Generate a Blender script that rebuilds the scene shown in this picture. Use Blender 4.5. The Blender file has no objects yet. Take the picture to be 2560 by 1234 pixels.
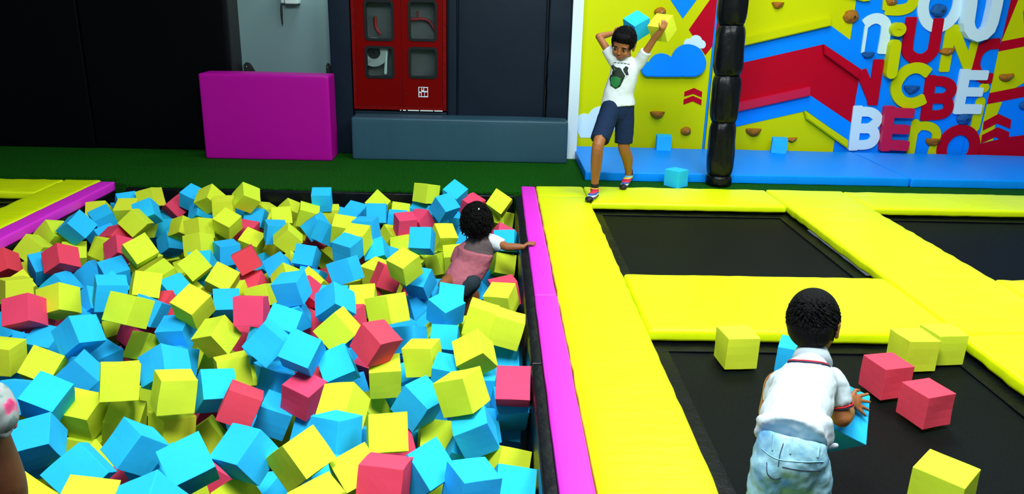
import bpy, bmesh, math, random
from mathutils import Vector, Matrix, Quaternion, noise
random.seed(7)
SC = bpy.context.scene
COL = SC.collection
PI = math.pi
# ------------------------------------------------------------------ camera, world, lights, exposure
cam_data = bpy.data.cameras.new('camera')
cam_data.sensor_fit = 'HORIZONTAL'
cam_data.sensor_width = 36.0
cam_data.lens = 1953.55 / 2560.0 * 36.0
cam_data.clip_start = 0.02
cam = bpy.data.objects.new('camera', cam_data)
COL.objects.link(cam)
_p, _y, _r = .314919, .0270866, .0262179
_f = Vector((math.sin(_y) * math.cos(_p), math.cos(_y) * math.cos(_p), -math.sin(_p)))
_rt = Vector((math.cos(_y), -math.sin(_y), 0))
_up = _rt.cross(_f)
_r2 = math.cos(_r) * _rt + math.sin(_r) * _up
_u2 = -math.sin(_r) * _rt + math.cos(_r) * _up
cam.matrix_world = Matrix(((_r2.x, _u2.x, -_f.x, 0), (_r2.y, _u2.y, -_f.y, 0), (_r2.z, _u2.z, -_f.z, 1.36), (0, 0, 0, 1)))
SC.camera = cam
SC.view_settings.view_transform = 'Standard'
SC.view_settings.look = 'None'
SC.view_settings.exposure = 0.0
SC.view_settings.gamma = 1.0
SC.view_settings.use_curve_mapping = False
world = bpy.data.worlds.new('hall_ambient')
SC.world = world
world.use_nodes = True
world.node_tree.nodes['Background'].inputs[0].default_value = (.62, .80, 1.0, 1)
world.node_tree.nodes['Background'].inputs[1].default_value = .20
def area_lamp(name, loc, aim, size, power, color=(1, 1, 1), size_y=None):
    d = bpy.data.lights.new(name, 'AREA')
    d.energy = power; d.color = color; d.size = size
    if size_y: d.shape = 'RECTANGLE'; d.size_y = size_y
    o = bpy.data.objects.new(name, d); COL.objects.link(o)
    o.location = loc
    o.rotation_euler = (Vector(aim) - Vector(loc)).to_track_quat('-Z', 'Y').to_euler()
    return o
area_lamp('ceiling_light_near', (-.15, 1.0, 3.5), (-.15, 2.9, 0), 1.1, 215, (.93, 1.0, .97))
area_lamp('ceiling_light_court', (1.9, 2.0, 3.4), (1.6, 2.7, 0), 1.6, 120, (.93, 1.0, .97))
area_lamp('ceiling_light_far', (1.7, 5.0, 3.3), (1.9, 5.6, 0), 1.6, 78, (.93, 1.0, .97))
area_lamp('recess_light', (-1.43, 6.90, 1.75), (-1.75, 7.05, .9), .06, 9, (.85, 1.0, .95), .5)

# ------------------------------------------------------------------ materials
def mat(name, color, rough=.5, spec=.5, bump=0, bscale=60, var=0, vscale=8, metal=0, coat=0, sheen=0, emit=None, stretch=None, rnd=0):
    m = bpy.data.materials.new(name); m.use_nodes = True
    nt = m.node_tree; b = nt.nodes['Principled BSDF']
    b.inputs['Base Color'].default_value = (*color, 1)
    b.inputs['Roughness'].default_value = rough
    b.inputs['Specular IOR Level'].default_value = spec
    b.inputs['Metallic'].default_value = metal
    b.inputs['Coat Weight'].default_value = coat
    b.inputs['Coat Roughness'].default_value = .2
    tc = nt.nodes.new('ShaderNodeTexCoord')
    src = tc.outputs['Object']
    if stretch:
        mp = nt.nodes.new('ShaderNodeMapping'); mp.inputs['Scale'].default_value = stretch
        nt.links.new(src, mp.inputs['Vector']); src = mp.outputs['Vector']
    if var or rnd:
        mx = nt.nodes.new('ShaderNodeHueSaturation'); mx.inputs['Color'].default_value = (*color, 1)
        mr = nt.nodes.new('ShaderNodeMapRange')
        mr.inputs['To Min'].default_value = 1 - var; mr.inputs['To Max'].default_value = 1 + var
        n = nt.nodes.new('ShaderNodeTexNoise'); n.inputs['Scale'].default_value = vscale; n.inputs['Detail'].default_value = 4
        nt.links.new(src, n.inputs['Vector']); nt.links.new(n.outputs['Fac'], mr.inputs['Value'])
        nt.links.new(mr.outputs['Result'], mx.inputs['Value'])
        if rnd:
            oi = nt.nodes.new('ShaderNodeObjectInfo'); m2 = nt.nodes.new('ShaderNodeMapRange')
            m2.inputs['To Min'].default_value = .5 - rnd; m2.inputs['To Max'].default_value = .5 + rnd
            nt.links.new(oi.outputs['Random'], m2.inputs['Value']); nt.links.new(m2.outputs['Result'], mx.inputs['Hue'])
        nt.links.new(mx.outputs['Color'], b.inputs['Base Color'])
    if bump:
        n2 = nt.nodes.new('ShaderNodeTexNoise'); n2.inputs['Scale'].default_value = bscale; n2.inputs['Detail'].default_value = 5
        bp = nt.nodes.new('ShaderNodeBump'); bp.inputs['Strength'].default_value = bump; bp.inputs['Distance'].default_value = .01
        nt.links.new(src, n2.inputs['Vector']); nt.links.new(n2.outputs['Fac'], bp.inputs['Height']); nt.links.new(bp.outputs['Normal'], b.inputs['Normal'])
    return m
M = {
 'foam_y': mat('yellow_foam', (.66, .80, .038), .9, .12, .05, 300, .03, 6, rnd=.012),
 'foam_b': mat('blue_foam', (.022, .50, .98), .9, .15, .05, 300, .03, 6, rnd=.008),
 'foam_r': mat('red_foam', (.80, .060, .125), .9, .15, .05, 300, .04, 6, rnd=.008),
 'vinyl_y': mat('yellow_vinyl', (.76, .93, .003), .40, .25, .35, 9, .02, 3, stretch=(1, 3.2, 1)),
 'vinyl_p': mat('magenta_vinyl', (.80, .030, .72), .45, .35, .15, 12, .02, 3),
 'vinyl_m': mat('purple_magenta_vinyl', (.42, .0015, .30), .45, .15, .12, 10, .03, 3),
 'vinyl_k': mat('black_vinyl', (.0025, .0035, .006), .34, .22, .5, 14, .1, 3),
 'wall_k': mat('matt_black_vinyl', (.0009, .0012, .0022), .5, .06, .2, 8, .1, 3),
 'vinyl_n': mat('navy_black_vinyl', (.0045, .0115, .024), .45, .14, .2, 6, .25, 2),
 'vinyl_g': mat('slate_vinyl', (.024, .078, .118), .40, .28, .2, 9, .1, 3, stretch=(2, 2, .6)),
 'vinyl_b': mat('blue_vinyl', (.001, .27, 1.0), .42, .12, .3, 6, .06, 2, stretch=(3, .8, 1)),
 'bed': mat('black_woven_bed', (.0018, .0032, .0034), .5, .09, .35, 260, .2, 2),
 'web': mat('black_webbing', (.0014, .0024, .0035), .36, .12, .5, 26, .3, 12),
 'turf': None,
 'w_y': mat('yellow_painted_board', (.56, .61, .0008), .45, .1, .06, 40, .04, 2),
 'w_b': mat('blue_painted_board', (.0005, .235, 1.0), .45, .1, .06, 40, .04, 2),
 'w_r': mat('red_painted_board', (.46, .0006, .016), .45, .1, .06, 40, .04, 2),
 'w_p': mat('raspberry_board', (.55, .004, .055), .4, .4, .04, 40, .04, 2),
 'w_w': mat('white_painted_board', (.60, .80, .90), .45, .3, .05, 40, .03, 2),
 'hold_o': mat('ochre_resin', (.36, .13, .004), .7, .3, .6, 60, .3, 14),
 'hold_b': mat('blue_resin', (.004, .09, .32), .7, .3, .6, 60, .3, 14),
 'hole': mat('dark_bolt_hole', (.01, .012, .015), .5),
 'steel': mat('bolt_steel', (.5, .5, .5), .3, .5, metal=1),
 'cab': mat('red_enamel', (.150, .0002, .0002), .5, .05, .06, 30, .12, 4),
 'cabframe': mat('chipped_red_enamel', (.16, .0004, .0006), .5, .08, .3, 60, .3, 30),
 'gasket': mat('dark_rubber', (.004, .008, .010), .6, .2),
 'greyin': mat('grey_cabinet_inside', (.10, .11, .115), .7),
 'grey': mat('grey_green_laminate', (.16, .27, .28), .35, .5, .05, 5, .12, 1.2),
 'whitepl': mat('white_plastic', (.62, .78, .78), .4),
 'white': mat('white_paint', (.66, .82, .90), .5, .3, .05, 20, .03, 3),
 'redpipe': mat('red_pipe', (.25, .005, .006), .4),
 'hose': mat('pale_hose', (.38, .42, .42), .6, .3, .3, 60),
 'skin1': mat('brown_skin', (.30, .105, .035), .5, .4, .06, 80, .06, 8),
 'skin2': mat('warm_brown_skin', (.34, .125, .040), .5, .4, .06, 80, .06, 8),
 'skin3': mat('deep_brown_skin', (.085, .026, .010), .5, .4, .06, 80, .06, 8),
 'lip': mat('lip', (.38, .07, .06), .45),
 'eye': mat('dark_eye', (.006, .004, .004), .2),
 'eyew': mat('eye_white', (.55, .5, .48), .3),
 'hair': mat('black_hair', (.0014, .0015, .0022), .6, .12, .8, 60, .3, 20, stretch=(3, 3, .8)),
 'hairc': mat('black_curly_hair', (.0014, .0011, .0012), .6, .12, .7, 90),
 'tee': mat('white_jersey', (.62, .70, .75), .85, .2, .5, 9, .03, 5),
 'polo': mat('white_pique', (.45, .53, .58), .85, .2, .5, 10, .02, 5),
 'navy': mat('navy_cotton', (.006, .020, .062), .85, .2, .5, 14, .15, 8),
 'navystripe': mat('navy_trim', (.010, .012, .045), .8),
 'redstripe': mat('red_trim', (.65, .004, .02), .8),
 'print_k': mat('near_black_print', (.004, .018, .008), .8),
 'print_g': mat('green_print', (.006, .16, .035), .8),
 'printline': mat('grey_green_lettering', (.10, .16, .15), .8),
 'grey_cloth': mat('grey_jersey', (.115, .085, .090), .85, .2, .5, 12, .05, 8),
 'pink_cloth': mat('dusty_pink_jersey', (.44, .125, .165), .85, .2, .6, 14, .08, 8),
 'dark_cloth': mat('dark_slate_cloth', (.020, .034, .045), .85, .2, .4, 14),
 'dark': mat('near_black', (.004, .005, .006), .6),
}
def special():
    # artificial turf: short blades read as fine mottling
    m = bpy.data.materials.new('artificial_turf'); m.use_nodes = True; nt = m.node_tree; b = nt.nodes['Principled BSDF']
    b.inputs['Roughness'].default_value = .9; b.inputs['Specular IOR Level'].default_value = .1
    tc = nt.nodes.new('ShaderNodeTexCoord'); n = nt.nodes.new('ShaderNodeTexNoise'); n.inputs['Scale'].default_value = 75; n.inputs['Detail'].default_value = 7; n.inputs['Roughness'].default_value = .8
    r = nt.nodes.new('ShaderNodeValToRGB'); r.color_ramp.elements[0].position = .36; r.color_ramp.elements[0].color = (.0008, .026, .0006, 1); r.color_ramp.elements[1].position = .68; r.color_ramp.elements[1].color = (.010, .20, .004, 1)
    bp = nt.nodes.new('ShaderNodeBump'); bp.inputs['Strength'].default_value = 1; bp.inputs['Distance'].default_value = .012
    nt.links.new(tc.outputs['Object'], n.inputs['Vector']); nt.links.new(n.outputs['Fac'], r.inputs['Fac']); nt.links.new(r.outputs['Color'], b.inputs['Base Color'])
    nt.links.new(n.outputs['Fac'], bp.inputs['Height']); nt.links.new(bp.outputs['Normal'], b.inputs['Normal'])
    M['turf'] = m
    # glass of the cabinet windows
    m = bpy.data.materials.new('window_glass'); m.use_nodes = True; nt = m.node_tree; b = nt.nodes['Principled BSDF']
    b.inputs['Base Color'].default_value = (.8, .9, .9, 1); b.inputs['Roughness'].default_value = .08; b.inputs['Transmission Weight'].default_value = 1; b.inputs['IOR'].default_value = 1.1
    M['glass'] = m
    # striped sock
    m = bpy.data.materials.new('striped_sock'); m.use_nodes = True; nt = m.node_tree; b = nt.nodes['Principled BSDF']; b.inputs['Roughness'].default_value = .9
    tc = nt.nodes.new('ShaderNodeTexCoord'); sp = nt.nodes.new('ShaderNodeSeparateXYZ'); mm = nt.nodes.new('ShaderNodeMath'); mm.operation = 'MULTIPLY'; mm.inputs[1].default_value = 15.0
    fr = nt.nodes.new('ShaderNodeMath'); fr.operation = 'FRACT'; r = nt.nodes.new('ShaderNodeValToRGB'); r.color_ramp.interpolation = 'CONSTANT'
    cols = [(.50, .005, .09), (.75, .55, .05), (.10, .50, .80), (.30, .01, .22), (.55, .75, .75), (.02, .10, .45), (.70, .03, .05)]
    r.color_ramp.elements[0].color = (*cols[0], 1); r.color_ramp.elements[1].position = 1 / 7; r.color_ramp.elements[1].color = (*cols[1], 1)
    for i in range(2, 7): e = r.color_ramp.elements.new(i / 7); e.color = (*cols[i], 1)
    nt.links.new(tc.outputs['Object'], sp.inputs[0]); nt.links.new(sp.outputs['Z'], mm.inputs[0]); nt.links.new(mm.outputs[0], fr.inputs[0]); nt.links.new(fr.outputs[0], r.inputs['Fac']); nt.links.new(r.outputs['Color'], b.inputs['Base Color'])
    M['sock'] = m
    # washed denim
    m = bpy.data.materials.new('washed_denim'); m.use_nodes = True; nt = m.node_tree; b = nt.nodes['Principled BSDF']; b.inputs['Roughness'].default_value = .9
    tc = nt.nodes.new('ShaderNodeTexCoord'); n = nt.nodes.new('ShaderNodeTexNoise'); n.inputs['Scale'].default_value = 13; n.inputs['Detail'].default_value = 6; n.inputs['Distortion'].default_value = .6
    r = nt.nodes.new('ShaderNodeValToRGB'); r.color_ramp.elements[0].position = .3; r.color_ramp.elements[0].color = (.045, .21, .50, 1); r.color_ramp.elements[1].position = .66; r.color_ramp.elements[1].color = (.34, .60, .76, 1)
    e = r.color_ramp.elements.new(.52); e.color = (.20, .42, .52, 1)
    bp = nt.nodes.new('ShaderNodeBump'); bp.inputs['Strength'].default_value = .7; bp.inputs['Distance'].default_value = .01
    nt.links.new(tc.outputs['Object'], n.inputs['Vector']); nt.links.new(n.outputs['Fac'], r.inputs['Fac']); nt.links.new(r.outputs['Color'], b.inputs['Base Color']); nt.links.new(n.outputs['Fac'], bp.inputs['Height']); nt.links.new(bp.outputs['Normal'], b.inputs['Normal'])
    M['denim'] = m
    # floral sleeve
    m = bpy.data.materials.new('floral_cotton'); m.use_nodes = True; nt = m.node_tree; b = nt.nodes['Principled BSDF']; b.inputs['Roughness'].default_value = .9
    tc = nt.nodes.new('ShaderNodeTexCoord'); v = nt.nodes.new('ShaderNodeTexNoise'); v.inputs['Scale'].default_value = 34; v.inputs['Detail'].default_value = 2.5
    r = nt.nodes.new('ShaderNodeValToRGB'); r.color_ramp.elements[0].position = .40; r.color_ramp.elements[0].color = (.13, .20, .20, 1); r.color_ramp.elements[1].position = .72; r.color_ramp.elements[1].color = (.50, .01, .11, 1)
    for p_, c_ in ((.45, (.24, .29, .285)), (.56, (.25, .29, .285)), (.595, (.50, .17, .26)), (.65, (.52, .05, .17))): e = r.color_ramp.elements.new(p_); e.color = (*c_, 1)
    nt.links.new(tc.outputs['Object'], v.inputs['Vector']); nt.links.new(v.outputs['Fac'], r.inputs['Fac']); nt.links.new(r.outputs['Color'], b.inputs['Base Color'])
    M['floral'] = m
special()

# ------------------------------------------------------------------ helpers
def link(name, bm, m, parent=None, smooth=False, mods=None):
    me = bpy.data.meshes.new(name)
    bmesh.ops.recalc_face_normals(bm, faces=bm.faces)
    bm.to_mesh(me); bm.free()
    me.materials.append(M[m] if isinstance(m, str) else m)
    if smooth:
        for p in me.polygons: p.use_smooth = True
    o = bpy.data.objects.new(name, me); COL.objects.link(o)
    if parent:
        o.parent = parent
        o.matrix_parent_inverse = Matrix.Translation(parent.location).inverted() if parent.type == 'EMPTY' else Matrix.Identity(4)
    if mods: mods(o)
    return o
def tag(o, label=None, cat=None, group=None, kind=None):
    if label: o['label'] = label
    if cat: o['category'] = cat
    if group: o['group'] = group
    if kind: o['kind'] = kind
    return o
def thing(name, label, cat, loc=(0, 0, 0), group=None):
    o = bpy.data.objects.new(name, None); COL.objects.link(o); o.location = loc; o.empty_display_size = .05
    return tag(o, label, cat, group)
def bm_box(bm, lo, hi, bevel=0, seg=2):
    r = bmesh.ops.create_cube(bm, size=1); vs = r['verts']
    lo = Vector(lo); hi = Vector(hi); c = (lo + hi) / 2; d = hi - lo
    for v in vs: v.co = Vector((v.co.x * d.x, v.co.y * d.y, v.co.z * d.z)) + c
    if bevel:
        es = list({e for v in vs for e in v.link_edges})
        bmesh.ops.bevel(bm, geom=es, offset=bevel, segments=seg, affect='EDGES', profile=.7)
    return bm
def box(name, lo, hi, m, parent=None, bevel=0, seg=2, smooth=False):
    return link(name, bm_box(bmesh.new(), lo, hi, bevel, seg), m, parent, smooth)
def padded(name, lo, hi, m, parent=None, bevel=.012, amp=.004, freq=5, cell=.07, dirv=(1, 1, 1), puff=.0):
    """A vinyl covered pad: subdivided box with rounded edges, a puffed top and soft wrinkles."""
    bm = bmesh.new(); lo = Vector(lo); hi = Vector(hi); d = hi - lo
    nx, ny, nz = [max(1, min(60, int(round(k / cell)))) for k in d]
    def grid(o, u, v, nu, nv):
        vs = [[bm.verts.new(o + u * (i / nu) + v * (j / nv)) for j in range(nv + 1)] for i in range(nu + 1)]
        for i in range(nu):
            for j in range(nv): bm.faces.new((vs[i][j], vs[i + 1][j], vs[i + 1][j + 1], vs[i][j + 1]))
    X, Y, Z = Vector((d.x, 0, 0)), Vector((0, d.y, 0)), Vector((0, 0, d.z))
    for o, u, v, nu, nv in ((lo, X, Y, nx, ny), (lo + Z, X, Y, nx, ny), (lo, X, Z, nx, nz), (lo + Y, X, Z, nx, nz), (lo, Y, Z, ny, nz), (lo + X, Y, Z, ny, nz)): grid(o, u, v, nu, nv)
    bmesh.ops.remove_doubles(bm, verts=bm.verts, dist=1e-4)
    bmesh.ops.recalc_face_normals(bm, faces=bm.faces)
    sharp = [e for e in bm.edges if len(e.link_faces) == 2 and e.link_faces[0].normal.dot(e.link_faces[1].normal) < .5]
    bmesh.ops.bevel(bm, geom=sharp, offset=bevel, segments=3, affect='EDGES', profile=.6)
    c = (lo + hi) / 2
    for v in bm.verts:
        q = Vector((v.co.x * dirv[0], v.co.y * dirv[1], v.co.z * dirv[2])) * freq
        nrm = v.normal if v.normal.length else Vector((0, 0, 1))
        v.co += nrm * (noise.noise(q) * amp)
        if puff:
            fx = 1 - min(1, abs(v.co.x - c.x) / (d.x / 2)) ** 4 if d.x else 1
            fy = 1 - min(1, abs(v.co.y - c.y) / (d.y / 2)) ** 4 if d.y else 1
            if v.co.z > c.z: v.co.z += puff * fx * fy
    return link(name, bm, m, parent, True)
def prism(bm, pts, y0, y1, bevel=0):
    """Polygon given as (x, z) points, extruded from y0 (front) to y1 (back)."""
    f = [bm.verts.new((x, y0, z)) for x, z in pts]; b = [bm.verts.new((x, y1, z)) for x, z in pts]
    n = len(pts)
    ff = bm.faces.new(f); bm.faces.new(b[::-1])
    for i in range(n): bm.faces.new((f[i], b[i], b[(i + 1) % n], f[(i + 1) % n]))
    if bevel:
        bmesh.ops.recalc_face_normals(bm, faces=bm.faces)
        bmesh.ops.bevel(bm, geom=list(ff.edges), offset=bevel, segments=2, affect='EDGES')
    return bm
def smooth_path(p, n=8):
    if len(p) < 3: return [Vector(q) for q in p]
    P = [Vector(q) for q in p]; out = []
    for i in range(len(P) - 1):
        a = P[i - 1] if i else P[0] * 2 - P[1]; b = P[i]; c = P[i + 1]; d = P[i + 2] if i + 2 < len(P) else P[-1] * 2 - P[-2]
        for k in range(n):
            t = k / n
            out.append(.5 * (2 * b + (c - a) * t + (2 * a - 5 * b + 4 * c - d) * t * t + (3 * b - a - 3 * c + d) * t ** 3))
    out.append(P[-1]); return out
def stroke(bm, pts, w, y0, y1, curved=True, rnd=True, bevel=.004):
    p = [Vector((a, b)) for a, b in pts]
    if curved and len(p) > 2: p = [Vector((q[0], q[1])) for q in smooth_path([(a[0], a[1], 0) for a in p], 6)]
    L = []; R = []
    for i, q in enumerate(p):
        t = (p[min(i + 1, len(p) - 1)] - p[max(i - 1, 0)]).normalized(); n = Vector((-t.y, t.x)) * w / 2
        L.append(q + n); R.append(q - n)
    def cap(q, t):
        o = []; n = Vector((-t.y, t.x))
        k = 5 if rnd else 2; r = w / 2 if rnd else w * .12
        if rnd:
            for j in range(1, 6): a = PI * j / 6; o.append(q + (n * math.cos(a) + t * math.sin(a)) * r)
        else:
            e = w * .10
            o = [q + n * (w / 2) + t * 0, q + n * (w / 2 - e) + t * e, q - n * (w / 2 - e) + t * e, q - n * (w / 2)]
            o = o[1:3]
        return o
    t1 = (p[-1] - p[-2]).normalized(); t0 = (p[0] - p[1]).normalized()
    poly = L + cap(p[-1], t1) + R[::-1] + cap(p[0], t0)
    prism(bm, [(q.x, q.y) for q in poly], y0, y1, bevel)
def ring(bm, cx, cz, a, b, w, y0, y1, n=40, tilt=0):
    """Elliptical ring letter O."""
    V = []
    for i in range(n):
        t = 2 * PI * i / n; c, s = math.cos(t), math.sin(t)
        row = []
        for rr, y in ((1, y0), (1, y1), (-1, y1), (-1, y0)):
            ex = (a + rr * w / 2) * c; ez = (b + rr * w / 2) * s
            row.append(bm.verts.new((cx + ex + ez * tilt, y, cz + ez)))
        V.append(row)
    for i in range(n):
        A, B = V[i], V[(i + 1) % n]
        for k in range(4): bm.faces.new((A[k], A[(k + 1) % 4], B[(k + 1) % 4], B[k]))
def tube(bm, pts, radii, sides=18, squash=None, curved=True, ends=True):
    """Closed tapering tube. radii: r or (ru, rv); squash = reference direction that ru is measured along."""
    P = [Vector(p) for p in pts]; R = [r if isinstance(r, tuple) else (r, r) for r in radii]
    if curved and len(P) > 2:
        Q = smooth_path(P, 5); RR = []
        rp = smooth_path([(r[0], r[1], 0) for r in R], 5)
        RR = [(max(q.x, .001), max(q.y, .001)) for q in rp]
    else: Q, RR = P, R
    T = []
    for i in range(len(Q)):
        T.append((Q[min(i + 1, len(Q) - 1)] - Q[max(i - 1, 0)]).normalized())
    ref = Vector(squash) if squash else (Vector((0, 0, 1)) if abs(T[0].z) < .9 else Vector((1, 0, 0)))
    rings = []
    def addring(c, t, ru, rv, u):
        v = t.cross(u).normalized()
        return [bm.verts.new(c + u * (ru * math.cos(2 * PI * k / sides)) + v * (rv * math.sin(2 * PI * k / sides))) for k in range(sides)]
    u = None
    for i, (c, t, (ru, rv)) in enumerate(zip(Q, T, RR)):
        if squash or u is None: u = ref - t * ref.dot(t)
        else: u = u - t * u.dot(t)
        u = u.normalized()
        if i == 0 and ends is True or i == 0 and ends == 'start':
            for a in (75, 50, 25):
                s, co = math.sin(math.radians(a)), math.cos(math.radians(a)); m_ = min(ru, rv)
                rings.append(addring(c - t * (m_ * s), t, ru * co, rv * co, u))
        rings.append(addring(c, t, ru, rv, u))
        if i == len(Q) - 1 and ends is True or i == len(Q) - 1 and ends == 'end':
            for a in (25, 50, 75):
                s, co = math.sin(math.radians(a)), math.cos(math.radians(a)); m_ = min(ru, rv)
                rings.append(addring(c + t * (m_ * s), t, ru * co, rv * co, u))
    for A, B in zip(rings[:-1], rings[1:]):
        for k in range(sides): bm.faces.new((A[k], A[(k + 1) % sides], B[(k + 1) % sides], B[k]))
    bm.faces.new(rings[0][::-1]); bm.faces.new(rings[-1])
    return bm
def ball(bm, c, r, sub=3, rot=None):
    res = bmesh.ops.create_icosphere(bm, subdivisions=sub, radius=1)
    r = r if isinstance(r, tuple) else (r, r, r)
    for v in res['verts']:
        q = Vector((v.co.x * r[0], v.co.y * r[1], v.co.z * r[2]))
        if rot: q = rot @ q
        v.co = q + Vector(c)
    return res['verts']
def fuse(vox, it=4, fac=.5, wrinkle=0, wscale=.05):
    def f(o):
        m = o.modifiers.new('fuse', 'REMESH'); m.mode = 'VOXEL'; m.voxel_size = vox; m.use_smooth_shade = True
        s = o.modifiers.new('soften', 'SMOOTH'); s.iterations = it; s.factor = fac
        if wrinkle:
            t = bpy.data.textures.new('folds', 'CLOUDS'); t.noise_scale = wscale
            d = o.modifiers.new('folds', 'DISPLACE'); d.texture = t; d.strength = wrinkle; d.mid_level = .5
    return f
def lay_on(target, pts, d, lift=.001):
    """Drop points on a finished surface along direction d (or away from d when d is a function)."""
    from mathutils.bvhtree import BVHTree
    dg = bpy.context.evaluated_depsgraph_get(); dg.update()
    t = BVHTree.FromObject(target, dg); out = []
    mw = target.matrix_world; inv = mw.inverted()
    for p in pts:
        p = Vector(p); dd = Vector(d).normalized(); hit = t.ray_cast(inv @ (p - dd * .4), inv.to_3x3() @ dd)
        if hit[0] is None: h = t.find_nearest(inv @ p); q, nn = h[0], h[1]
        else: q, nn = hit[0], hit[1]
        if nn.dot(dd) > 0: nn = -nn
        out.append(mw @ (q + nn * lift))
    return out
def rot_from(fwd, up):
    """Head frame: local -Y looks along fwd, local Z along up."""
    y = -Vector(fwd).normalized(); z = Vector(up); z = (z - y * z.dot(y)).normalized(); x = y.cross(z)
    return Matrix((x, y, z)).transposed()

# ------------------------------------------------------------------ floor and pit shell
def plane_box(name, lo, hi, m): return tag(box(name, lo, hi, m), kind='structure')
bm = bmesh.new()
bm_box(bm, (-6.5, 5.64, -.30), (6.5, 8.6, 0.0)); 
tag(link('floor', bm, 'turf'), kind='structure')
bm = bmesh.new()
# turf tongue that reaches the pit edge between the two jumping courts
prism_pts = [(-2.70, 5.50), (-2.60, 5.45), (-2.35, 5.425), (-1.0, 5.415), (.205, 5.44), (.205, 5.64), (-2.70, 5.64)]
f = [bm.verts.new((x, y, 0.0)) for x, y in prism_pts]; b = [bm.verts.new((x, y, -.3)) for x, y in prism_pts]
bm.faces.new(f); bm.faces.new(b[::-1])
for i in range(len(f)): bm.faces.new((f[i], b[i], b[(i + 1) % len(f)], f[(i + 1) % len(f)]))
tag(link('floor_pit_edge', bm, 'turf'), kind='structure')
plane_box('floor_pit', (-2.9, .9, -.72), (.35, 5.6, -.66), 'vinyl_k')
plane_box('floor_near', (-4.6, -1.5, -.72), (4.6, 1.25, -.40), 'vinyl_k')
plane_box('floor_court', (.30, 1.25, -.72), (4.8, 5.64, -.66), 'dark')
plane_box('floor_court_left', (-5.2, 1.25, -.72), (-2.86, 5.55, -.66), 'dark')

# black pads that line the pit
def pitpad(lo, hi, label):
    tag(padded('pit_wall_pad', lo, hi, 'vinyl_k', bevel=.012, amp=.003, freq=4), label, 'wall pad', 'black pads lining the foam pit')
pitpad((.158, 2.755, -.66), (.212, 5.40, -.012), 'black vinyl pad lining the pit beside the far magenta edge strip')
pitpad((.158, 1.0, -.66), (.212, 2.745, -.012), 'black vinyl pad lining the pit beside the near magenta edge strip')
pitpad((-2.58, 5.385, -.66), (.155, 5.432, -.012), 'long black vinyl pad closing the far end of the foam pit')
pitpad((-2.745, 1.3, -.66), (-2.70, 5.50, -.062), 'black vinyl pad under the purple strip on the far left')

# magenta edge strips
tag(padded('edge_pad', (.206, 3.444, -.052), (.311, 5.615, .004), 'vinyl_p', bevel=.014, amp=.003, freq=5, cell=.05), 'magenta vinyl edge pad touched by the small child, far piece', 'edge pad', 'magenta edge pads')
tag(padded('edge_pad', (.206, 1.15, -.050), (.312, 3.436, .006), 'vinyl_p', bevel=.014, amp=.003, freq=5, cell=.05), 'magenta vinyl edge pad, near piece running out of the frame', 'edge pad', 'magenta edge pads')
tag(padded('edge_pad', (-2.818, 1.5, -.062), (-2.703, 5.52, .002), 'vinyl_p', bevel=.012, amp=.003, freq=5, cell=.05), 'dim purple edge pad along the left side of the foam pit', 'edge pad', 'magenta edge pads')

# yellow frame pads of the courts
def ypad(lo, hi, label, puff=.006, amp=.006, freq=6, dirv=(.7, 2.2, 1)):
    return tag(padded('frame_pad', lo, hi, 'vinyl_y', bevel=.016, amp=amp, freq=freq, cell=.045, dirv=dirv, puff=puff), label, 'trampoline pad', 'yellow trampoline frame pads')
ypad((.316, 1.15, -.052), (.672, 5.34, .004), 'long yellow frame pad beside the magenta strip', amp=.007)
ypad((.316, 5.345, -.050), (.665, 5.640, .002), 'small dull yellow corner pad behind the standing boy\'s front foot')
ypad((.670, 5.172, -.045), (2.030, 5.650, .004), 'yellow frame pad in front of the black padded post', dirv=(2, .7, 1), amp=.004)
ypad((2.038, 3.060, -.050), (2.612, 5.648, .006), 'broad yellow frame pad between the two far black beds', amp=.007)
ypad((2.618, 5.165, -.045), (4.60, 5.640, .004), 'yellow frame pad in front of the right blue mat', dirv=(2, .7, 1), amp=.004)
ypad((.679, 3.058, -.053), (2.033, 3.760, .002), 'wide yellow frame pad behind the crouching toddler', dirv=(2, .7, 1), amp=.003)
ypad((2.618, 3.058, -.050), (4.60, 3.765, .004), 'yellow frame pad at the right edge below the far right bed', dirv=(2, .7, 1), amp=.005)
ypad((2.022, 1.15, -.050), (2.75, 3.055, .006), 'wrinkled yellow frame pad in the near right corner', amp=.010, freq=5)
ypad((-3.075, 1.5, -.055), (-2.822, 5.555, .002), 'yellow frame pad beside the purple strip on the left', amp=.006)
ypad((-4.60, 5.17, -.050), (-3.080, 5.545, .002), 'yellow frame pad at the far left edge of the picture', dirv=(2, .7, 1))

# jump beds: woven sheet with a webbing border
def bed(lo, hi, label, z=-.066):
    t = thing('trampoline_bed', label, 'trampoline', ((lo[0] + hi[0]) / 2, (lo[1] + hi[1]) / 2, z), 'black trampoline beds')
    bm = bmesh.new(); nx, ny = 20, 20
    vs = [[bm.verts.new((lo[0] + (hi[0] - lo[0]) * i / nx, lo[1] + (hi[1] - lo[1]) * j / ny, z - .012 * math.sin(PI * i / nx) * math.sin(PI * j / ny))) for j in range(ny + 1)] for i in range(nx + 1)]
    for i in range(nx):
        for j in range(ny): bm.faces.new((vs[i][j], vs[i + 1][j], vs[i + 1][j + 1], vs[i][j + 1]))
    link('jump_sheet', bm, 'bed', t, True)
    e = .085
    for a, b in (((lo[0], hi[1] - e), (hi[0], hi[1])), ((lo[0], lo[1]), (hi[0], lo[1] + e)), ((lo[0], lo[1] + e), (lo[0] + e, hi[1] - e)), ((hi[0] - e, lo[1] + e), (hi[0], hi[1] - e))):
        padded('spring_cover', (a[0], a[1], z - .002), (b[0], b[1], z + .007), 'web', t, bevel=.003, amp=.003, freq=12, cell=.04)
    return t
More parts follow.
